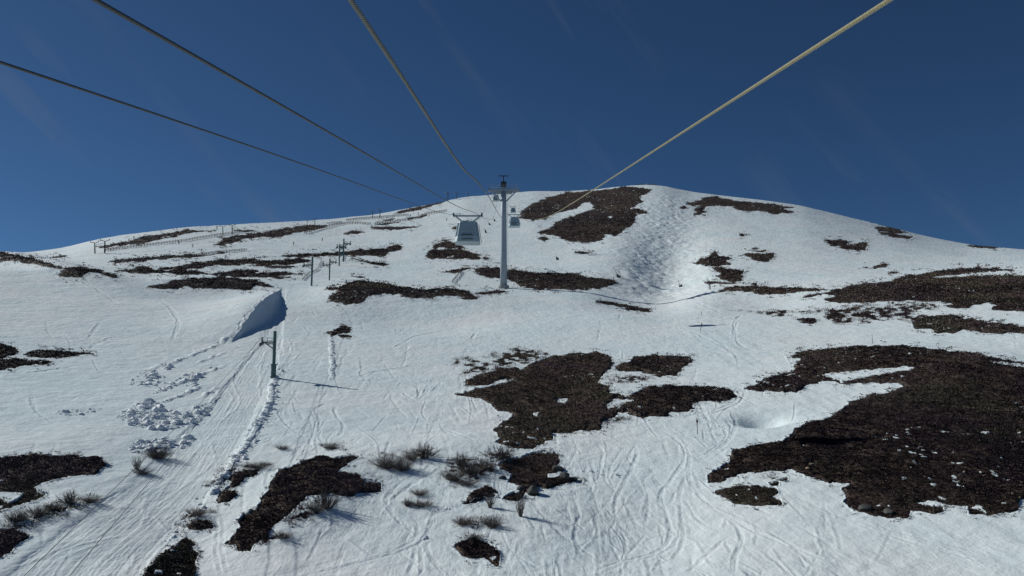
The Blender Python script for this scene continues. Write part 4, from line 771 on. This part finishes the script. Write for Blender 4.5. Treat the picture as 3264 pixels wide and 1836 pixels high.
# ------------------------------------------------------------------ snow lances and piste poles
def lance(px, py, padpx, tx_, ty, label):
    p = ground_px(px, py); s = mpp(p); t = thing('snow_lance', (p.x, p.y, p.z), label, 'snow lance', 'padded snow making lances beside the run')
    tip = Vector(((tx_ - px) * s, 0, (py - ty) * s)); hp = padpx * s; d = tip.normalized()
    b = MB(); b.tube([(0, 0, -.3), tip * .5, tip], [.09, .07, .05], 8); b.beam(tip - d * .5, tip + Vector((.1, -.35, .15)), .10); b.build('pole', M_['darkm'], t)
    b = MB(); b.tube([d * .02 * hp, d * .08 * hp, d * .9 * hp, d * hp], [.40, .48, .42, .30], 12); b.build('pad', M_['pad'], t)
    b = MB(); b.box((.45, -.2, .45), (.5, .45, .9)); b.build('hydrant_box', M_['darkm'], t)
lance(1549, 742, 11, 1546, 727, 'dark snow lance with pad, lowest of the line left of the tower')
lance(1560, 718, 8, 1554, 702, 'dark snow lance with pad, middle of the line left of the tower')
lance(1576, 705, 7, 1572, 690, 'small dark snow lance, highest of the line left of the tower')
lance(1777, 829, 10, 1772, 808, 'dark snow lance with square pad on open snow right of the tower')
lance(1973, 885, 12, 1956, 850, 'tall leaning snow lance with dark pad beside the long thin shadow')
lance(2169, 914, 5, 2163, 895, 'short leaning snow lance below the moguls')
def pole(px, py, tx_, ty, label, panel=0.0, pm='darkm', r=.05):
    p = ground_px(px, py); s = mpp(p); tip = Vector(((tx_ - px) * s, 0, (py - ty) * s)); t = thing('piste_pole', p, label, 'marker pole', 'thin marker poles on the snow')
    b = MB(); b.tube([(0, 0, -.3), tip], r, 8); b.build('shaft', M_[pm], t)
    if panel:
        d = tip.normalized(); c = tip - d * panel * s * .5; b = MB(); hh = panel * s * .5; ww = hh * .45
        vs = [c + d * hh, c + Vector((ww, 0, 0)), c - d * hh, c - Vector((ww, 0, 0))]; vs = [v + Vector((0, -.06, 0)) for v in vs] + [v + Vector((0, -.10, 0)) for v in vs]
        b.add(vs, [(0, 1, 2, 3), (7, 6, 5, 4), (0, 4, 5, 1), (1, 5, 6, 2), (2, 6, 7, 3), (3, 7, 4, 0)]); b.build('panel', M_['red'], t)
    b = MB(); b.disc(tip, tip, r * 1.6, .08, 8); b.build('cap', M_['pad'], t)
pole(2223, 1383, 2222, 1335, 'upright marker pole with narrow panel standing beside the curved ski tracks', 17, 'darkm', .035)
pole(2231, 1057, 2239, 1029, 'leaning marker pole with dark diamond panel on the middle slope', 10)
pole(2237, 1006, 2237, 995, 'tiny thin pole above the leaning diamond marker', 0)
pole(2016, 939, 2023, 922, 'leaning pole with small top marker above the long shadow', 5)
pole(2276, 923, 2279, 908, 'marker pole with disc top beside the lone skier', 5)
pole(2782, 1096, 2781, 1068, 'thin bare pole above the large dark knoll', 0, 'darkm', .04)
pole(2510, 936, 2510, 915, 'pale thin pole in front of the low dark heath band', 0, 'galv', .05)
pole(1787, 623, 1786, 613, 'short dark post on the skyline left of the summit', 0, 'darkm', .22)
pole(2192, 619, 2192, 612, 'tiny post on the skyline just right of the moguls', 3)
pole(1021, 806, 1023, 799, 'small round topped marker behind the one armed green pylon', 4)

# ------------------------------------------------------------------ skiers
def skier_mesh(kind):
    lean = {'glide': .22, 'stand': .05, 'turn': .34}[kind]
    J = {'pel': (0, 0, .92), 'spi': (0, -.04 - lean * .35, 1.15), 'che': (0, -.02 - lean * .8, 1.38), 'nec': (0, -.02 - lean, 1.52), 'hd': (0, -.05 - lean, 1.62), 'top': (0, -.04 - lean, 1.76)}
    R = {'pel': .155, 'spi': .15, 'che': .175, 'nec': .065, 'hd': .105, 'top': .085}
    E = [('pel', 'spi'), ('spi', 'che'), ('che', 'nec'), ('nec', 'hd'), ('hd', 'top')]
    for s, x in (('l', -1), ('r', 1)):
        bend = lean * .9
        J['hip' + s] = (x * .11, .02, .86); J['kn' + s] = (x * .14, -.05 - bend * .6, .50); J['an' + s] = (x * .14, .03, .12); J['to' + s] = (x * .14, -.16, .06)
        J['sh' + s] = (x * .19, -.02 - lean * .85, 1.42); J['el' + s] = (x * .29, -.10 - lean * .8, 1.16); J['wr' + s] = (x * .27, -.36 - lean * .6, 1.08); J['ha' + s] = (x * .26, -.45 - lean * .6, 1.07)
        R.update({'hip' + s: .11, 'kn' + s: .078, 'an' + s: .075, 'to' + s: .06, 'sh' + s: .075, 'el' + s: .055, 'wr' + s: .048, 'ha' + s: .05})
        E += [('pel', 'hip' + s), ('hip' + s, 'kn' + s), ('kn' + s, 'an' + s), ('an' + s, 'to' + s), ('che', 'sh' + s), ('sh' + s, 'el' + s), ('el' + s, 'wr' + s), ('wr' + s, 'ha' + s)]
    for s, x in (('l', -1), ('r', 1)):                       # nose ridge and gloves' fingers
        for k, dx in enumerate((-.03, -.01, .01, .03)):
            nme = 'f%s%d' % (s, k); J[nme] = (x * .26 + dx, -.51 - lean * .6, 1.03); R[nme] = .013; E.append(('ha' + s, nme))
        J['th' + s] = (x * .22, -.46 - lean * .6, 1.11); R['th' + s] = .015; E.append(('ha' + s, 'th' + s))
    ks = list(J); me = bpy.data.meshes.new('person'); me.from_pydata([J[k] for k in ks], [(ks.index(a), ks.index(b)) for a, b in E], [])
    o = bpy.data.objects.new('tmp', me); C.objects.link(o); md = o.modifiers.new('s', 'SKIN'); sv = me.skin_vertices[0].data
    for k, v in zip(ks, sv): v.radius = (R[k], R[k] * (.72 if k in ('che', 'spi', 'pel') else 1)); v.use_root = k == 'pel'
    o.modifiers.new('u', 'SUBSURF').levels = 1; o.modifiers['u'].render_levels = 1
    dg = bpy.context.evaluated_depsgraph_get(); res = bpy.data.meshes.new_from_object(o.evaluated_get(dg)); bpy.data.objects.remove(o); res.name = 'person'; return res, J
def make_skier(kind, jk):
    me, J = skier_mesh(kind); me.materials.clear()
    for m in (M_[jk], M_['tr'], M_['skin']): me.materials.append(m)
    for p in me.polygons:
        z = p.center.z; p.use_smooth = True; p.material_index = 1 if z < .86 or abs(p.center.x) > .2 and z < 1.12 and p.center.y < -.40 else (2 if z > 1.53 else 0)
    o = bpy.data.objects.new('person', me); C.objects.link(o); o['category'] = 'skier'
    hx = Vector(J['hd'])
    b = MB(); n = 10; vs = []; fs = []
    for i in range(5):
        a = i / 4 * math.pi * .52
        for k in range(n): t = 2 * math.pi * k / n; vs.append((hx.x + .135 * math.cos(a) * math.cos(t), hx.y + .02 + .15 * math.cos(a) * math.sin(t), hx.z + .03 + .16 * math.sin(a)))
    for i in range(4):
        for k in range(n): fs.append((i * n + k, i * n + (k + 1) % n, (i + 1) * n + (k + 1) % n, (i + 1) * n + k))
    b.add(vs, fs); b.build('helmet', M_['helm'], o, True)
    for x in (-.14, .14):
        b = MB(); b.box((x, -.10, .012), (.085, 1.55, .022)); b.beam((x, -.87, .012), (x, -1.0, .09), .08, .02); b.build('ski', M_['ski'], o)
        b = MB(); sx = 1 if x > 0 else -1; b.tube([Vector(J['har' if x > 0 else 'hal']) + Vector((0, -.02, .1)), Vector((sx * .42, .12, .05))], .013, 6); b.disc((sx * .41, .10, .10), (0, 0, 1), .05, .01, 8); b.build('ski_pole', M_['darkm'], o)
    return o
SK = {('glide', 'jk1'): None}
def skier(px, py, kind, jk, label, rz, k=1.0):
    key = (kind, jk)
    if SK.get(key) is None: SK[key] = make_skier(kind, jk); o = SK[key]
    else: o = copy_tree(SK[key])
    p = ground_px(px, py); o.location = p + Vector((0, 0, .03)); o.rotation_euler = (0, 0, rz); o.scale = (k, k, k); o['label'] = label; o['group'] = 'skiers on the slope'
skier(935, 782, 'glide', 'jk1', 'skier in navy jacket gliding below the mast pair on the left slope', .6, 1.2)
skier(1027, 768, 'stand', 'jk3', 'standing skier in dark clothing on the open snow above the two green pylons', -.4, 1.2)
skier(1423, 702, 'turn', 'jk3', 'crouching skier high on the slope left of the glazed cabin', .9, 1.2)
skier(1333, 685, 'stand', 'jk1', 'dark figure of a skier standing by the upper end of the slat fence', .3, 1.5)
skier(1307, 691, 'stand', 'jk2', 'skier in dark red jacket below the lone skyline mast', -.6, 1.5)
skier(569, 779, 'stand', 'jk1', 'dark skier standing just below the long left fence', .5, 1.2)
skier(614, 789, 'glide', 'jk3', 'small skier in grey gliding below the long left fence', .2, 1.0)
skier(1457, 688, 'stand', 'jk3', 'tiny skier under the ropes, left one of two together', 0, 1.1)
skier(1466, 688, 'stand', 'jk1', 'tiny skier under the ropes, right one of two together', .2, 1.1)
skier(2264, 923, 'turn', 'jk1', 'lone skier leaning forward beside the disc topped marker pole', -.9, 1.15)
skier(691, 731, 'stand', 'jk1', 'dark skier on the skyline beside the mast pair above the fence', .4, 1.5)

# ------------------------------------------------------------------ boulders
def blob(seed, n=3, squash=(1, .85, .62), rough=.28):
    bm = bmesh.new(); bmesh.ops.create_icosphere(bm, subdivisions=n, radius=1.0); rs = np.random.default_rng(seed); planes = [Vector(rs.normal(size=3)).normalized() for _ in range(9)]; dcut = rs.uniform(.62, .9, 9)
    for v in bm.verts:
        q = v.co.copy()
        for pl, dc in zip(planes, dcut):
            e = q.dot(pl)
            if e > dc: q -= pl * (e - dc) * .85
        f = 1 + rough * .5 * float(fbm(np.array([q.x * 1.7 + q.z]), np.array([q.y * 1.7 + seed - q.z * .6]), 3, seed)[0]); v.co = Vector((q.x * squash[0], q.y * squash[1], q.z * squash[2])) * f
    me = bpy.data.meshes.new('boulder'); bm.to_mesh(me); bm.free(); me.polygons.foreach_set('use_smooth', [True] * len(me.polygons)); return me
def boulder(px, py, wpx, hpx, seed, label, mt='rock'):
    p = ground_px(px, py); s = mpp(p); me = blob(seed); me.materials.append(M_[mt]); o = bpy.data.objects.new('boulder', me); C.objects.link(o)
    o.location = p + Vector((0, .2 * wpx * s, hpx * s * .22)); o.scale = (wpx * s / 2, wpx * s / 2 * .9, hpx * s / 1.2); o.rotation_euler = (0, 0, seed * 1.3); tag(o, label, 'boulder', 'boulders among the heath')
boulder(1697, 1576, 48, 36, 1, 'rounded grey blue boulder at the lower tip of the central juniper patch'); boulder(1662, 1568, 34, 26, 2, 'brownish boulder just left of the rounded grey one')
boulder(1777, 1500, 40, 26, 3, 'grey rock sticking out at the upper right of the juniper patch'); boulder(1801, 1524, 40, 28, 4, 'pointed grey rock with snow lying on its left side')
boulder(1828, 1531, 30, 16, 5, 'low flat rock at the right tip of the juniper patch'); boulder(1622, 1474, 34, 26, 6, 'dark angular rock beside the twiggy bush above the juniper patch')
boulder(1602, 1528, 26, 14, 7, 'small flat rock on the snow left of the juniper patch'); boulder(2474, 1543, 32, 14, 8, 'flat dark boulder on the snow above the small oval heath patch')
boulder(2506, 1528, 26, 9, 9, 'thin dark stone lying right of the flat dark boulder'); boulder(2588, 1484, 18, 12, 10, 'pale ochre rock at the edge of the large dark knoll', 'rockw')
boulder(2575, 1497, 22, 12, 11, 'sandy ochre rock just below the paler one at the knoll edge', 'rockw'); boulder(2762, 1628, 44, 26, 12, 'large olive grey boulder at the lower edge of the dark knoll'); boulder(2836, 1640, 50, 24, 13, 'large boulder at the lowest point of the dark knoll')
boulder(2232, 665, 16, 8, 14, 'lone dark rock on the snow right of the moguls')

# ------------------------------------------------------------------ bare shrubs
def shrub_mesh(seed, stems=90, spread=1.0, upright=.5, thick=1.0):
    rs = np.random.default_rng(seed); b = MB()
    for _ in range(stems):
        a = rs.uniform(0, 2 * math.pi); l = rs.uniform(.06, 1.15) * spread; r0 = rs.uniform(0, .28) * spread; d = Vector((math.cos(a) * l, math.sin(a) * l, rs.uniform(.55, 1.15) + upright * .2)); d = d.normalized() * rs.uniform(.35, 1.1)
        p0 = Vector((math.cos(a) * r0, math.sin(a) * r0, -.05)); p1 = p0 + d * .5 + Vector(rs.normal(0, .03, 3)); p2 = p0 + d + Vector(rs.normal(0, .07, 3)) + Vector((0, 0, .06)); b.tube([p0, p1, p2], [.012 * thick, .008 * thick, .004 * thick], 3, False)
        for _k in range(4):
            q = p0.lerp(p2, rs.uniform(.3, .85)); b.tube([q, q + (d * .35 + Vector(rs.normal(0, .16, 3)))], [.006 * thick, .003 * thick], 3, False)
    me = bpy.data.meshes.new('bare_shrub'); me.from_pydata(b.v, [], b.f); me.materials.append(M_['twig']); me.update(); return me
SM = [shrub_mesh(1, 52, 1.1, .5, 1.9), shrub_mesh(2, 130, 1.2, .2), shrub_mesh(3, 34, .45, 1.0, 1.5), shrub_mesh(4, 100, 1.1, .3)]
def shrub(px, py, wpx, hpx, k, label):
    p = ground_px(px, py); s = mpp(p); o = bpy.data.objects.new('bare_shrub', SM[k]); C.objects.link(o); o.location = p; o.rotation_euler = (0, 0, px * .37)
    wd = wpx * s / (1.35 if k != 2 else .8); o.scale = (wd, wd, hpx * s / 1.0); tag(o, label, 'shrub', 'leafless shrubs poking through the snow')
for a in [(1350, 1458, 84, 44, 0, 'bare fan shaped shrub with long twigs, tallest above the central snow bowl'), (1312, 1466, 50, 34, 3, 'bare shrub just left of the tall fan shaped one'), (1234, 1492, 78, 40, 1, 'dense dark bare shrub at the left of the upper shrub row'), (1284, 1500, 60, 46, 1, 'dark low shrub between the dense left shrub and the fan shaped one'),
          (1468, 1484, 52, 38, 0, 'open twiggy shrub at the top of the mixed shrub patch'), (1500, 1512, 86, 44, 3, 'broad greyish shrub in the middle of the mixed shrub patch'), (1440, 1530, 66, 32, 3, 'low olive shrub at the lower left of the mixed shrub patch'), (1550, 1498, 60, 34, 1, 'low shrub at the right side of the mixed shrub patch'), (1488, 1548, 60, 24, 3, 'flat shrub along the lower edge of the mixed shrub patch'),
          (1590, 1462, 90, 40, 0, 'wide dark twiggy shrub beside the dark angular rock'), (1338, 1578, 56, 22, 3, 'small flat shrub in the centre of the tracked snow'), (1344, 1616, 66, 26, 3, 'low scraggly shrub below the small flat central one'), (1298, 1612, 32, 24, 0, 'tiny dark shrub at the left end of the scraggly one'),
          (1562, 1618, 34, 40, 2, 'upright twig clump below the olive mound'), (1658, 1646, 34, 62, 2, 'thin upright sapling like twig clump standing alone'), (1480, 1672, 60, 26, 3, 'low dark shrub left of the round one above the oval patch'), (1568, 1680, 56, 34, 1, 'round dense grey shrub above the oval heath patch'), (1505, 1722, 70, 24, 0, 'spiky shrub crowning the top of the oval heath patch'),
          (1042, 1618, 70, 60, 0, 'large twiggy shrub at the right edge of the diagonal dark patch'), (1008, 1634, 60, 40, 3, 'smaller twiggy shrub left of the large one by the diagonal patch'), (436, 1496, 34, 36, 2, 'small wispy shrub beside the snow clods at left'), (452, 1512, 54, 22, 3, 'flat wispy shrub just under the small wispy one at left'), (500, 1462, 70, 40, 1, 'dense round grey shrub half buried under the snow clods'),
          (222, 1606, 60, 40, 0, 'tallest shrub in the row above the lower left corner'), (172, 1628, 50, 30, 3, 'shrub in the lower left row, second from the tall one'), (118, 1642, 60, 30, 3, 'shrub in the lower left row, third from the tall one'), (54, 1662, 64, 40, 1, 'dense shrub at the left end of the lower left row'), (292, 1600, 54, 20, 3, 'flat shrub at the right end of the lower left row'),
          (626, 1644, 64, 28, 3, 'grey shrub beside the groomed track left of the diagonal patch'), (900, 1432, 44, 14, 3, 'grassy tuft on the snow below the sleeved pylon'), (820, 1492, 90, 20, 3, 'long low grassy shrub above the brown strip beside the track'), (1050, 1428, 60, 18, 3, 'low brown tuft above the top end of the diagonal patch'), (900, 1716, 60, 22, 3, 'low grey tuft at the foot of the diagonal dark patch')]:
    shrub(*a)
# ------------------------------------------------------------------ clods of ploughed snow
def clods():
    ico = []
    for sub in (1, 2):
        bm = bmesh.new(); bmesh.ops.create_icosphere(bm, subdivisions=sub, radius=1.0); bm.verts.ensure_lookup_table(); ico.append((np.array([v.co[:] for v in bm.verts]), np.array([[v.index for v in f.verts] for f in bm.faces]))); bm.free()
    areas = [(z5((700, 395), (790, 310), (860, 320), (940, 390), (1020, 330), (1110, 350), (1080, 400), (950, 410), (860, 410)), 300, .9), (z5((640, 570), (760, 490), (860, 480), (900, 530), (1010, 550), (1100, 510), (1180, 480), (1170, 540), (1080, 600), (960, 640), (820, 640), (720, 620)), 800, 1.0),
             (z5((310, 555), (330, 530), (480, 525), (580, 525), (500, 550), (400, 565)), 90, .7), (z5((710, 740), (740, 710), (920, 680), (960, 700), (940, 760), (860, 740), (800, 770), (720, 770)), 320, .8), (z5((1000, 720), (1040, 680), (1070, 700), (1040, 740), (1000, 750)), 90, .9), (z5((880, 300), (900, 270), (960, 280), (970, 300), (920, 310)), 40, 1.2),
             (z5((1025, 370), (1050, 325), (1100, 325), (1115, 360), (1060, 375)), 40, 1.5), (z5((800, 320), (830, 305), (880, 330), (910, 350), (880, 370), (820, 350)), 60, 1.4), (z5((755, 510), (790, 475), (840, 480), (880, 500), (820, 520)), 40, 1.6)]
    P = []; S = []
    for poly, n, k in areas:
        q = np.array(poly); lo, hi = q.min(0), q.max(0); c = 0
        while c < n:
            x, y = RNG.uniform(lo[0], hi[0], 400), RNG.uniform(lo[1], hi[1], 400); ok = np.nonzero(inside_sd(poly, x, y) > 0)[0][:n - c]
            for i in ok: P.append((x[i], y[i])); S.append(.62 * k * min(.10 * RNG.pareto(1.8) + .11, .8))
            c += len(ok)
    for line, n, sp, k in [(z5((1565, 290), (1535, 300), (1560, 330), (1520, 360), (1510, 420), (1500, 500), (1440, 590), (1400, 680), (1340, 770), (1290, 820), (1215, 930), (1180, 980)), 520, 12, 1.0), (z5((1830, 120), (1840, 240), (1832, 375)), 110, 4, .9), (z5((1310, 112), (1110, 208), (960, 268)), 90, 3, .9), (z5((1180, 290), (1100, 330), (1000, 385), (850, 440)), 150, 6, .9), (z5((1100, 410), (960, 465), (900, 490)), 60, 3, .8),
                           (z5((1160, 1000), (1080, 1100), (980, 1200), (900, 1340)), 120, 14, .6), (z6((1230, 1000), (1000, 1040), (860, 1100)), 60, 6, .6), (z6((800, 1180), (780, 1250)), 25, 5, .6), (z7((780, 880), (900, 890), (1010, 880)), 50, 9, .6), (z8((60, 600), (300, 640), (260, 730), (190, 780)), 40, 4, .5)]:
        q = np.array(line); cum = np.concatenate([[0], np.cumsum(np.hypot(*(q[1:] - q[:-1]).T))])
        for t in RNG.uniform(0, cum[-1], n): P.append((np.interp(t, cum, q[:, 0]) + RNG.normal(0, sp), np.interp(t, cum, q[:, 1]) + RNG.normal(0, sp * .6))); S.append(.60 * k * min(.10 * RNG.pareto(2.0) + .10, .6))
    V = []; Fc = []; nb = 0
    for (x, y), s in zip(P, S):
        p = ground_px(x, y); v, f = ico[1 if s > .3 else 0]; d = 1 + .34 * fbm(v[:, 0] * 1.6 + x, v[:, 1] * 1.6 + v[:, 2] * 1.2 + y, 2, 5)[:, None] + RNG.normal(0, .07, (len(v), 1)); a = RNG.uniform(0, 6.28); ca, sa = math.cos(a), math.sin(a)
        w_ = v * d * s * np.array([RNG.uniform(.8, 1.35), RNG.uniform(.7, 1.1), RNG.uniform(.5, .85)]); w_ = np.stack([w_[:, 0] * ca - w_[:, 1] * sa, w_[:, 0] * sa + w_[:, 1] * ca, w_[:, 2]], -1); V.append(w_ + np.array([p.x, p.y, p.z + s * .04])); Fc.append(f + nb); nb += len(v)
    me = bpy.data.meshes.new('snow_clods'); me.from_pydata(np.concatenate(V).tolist(), [], np.concatenate(Fc).tolist()); me.materials.append(mat('clod_snow', (.80, .83, .83), .75, 0, .05, 3, .5)); o = bpy.data.objects.new('snow_clods', me); C.objects.link(o)
    o['kind'] = 'stuff'; o['label'] = 'ploughed snow clods heaped beside the groomed lift track'
clods()
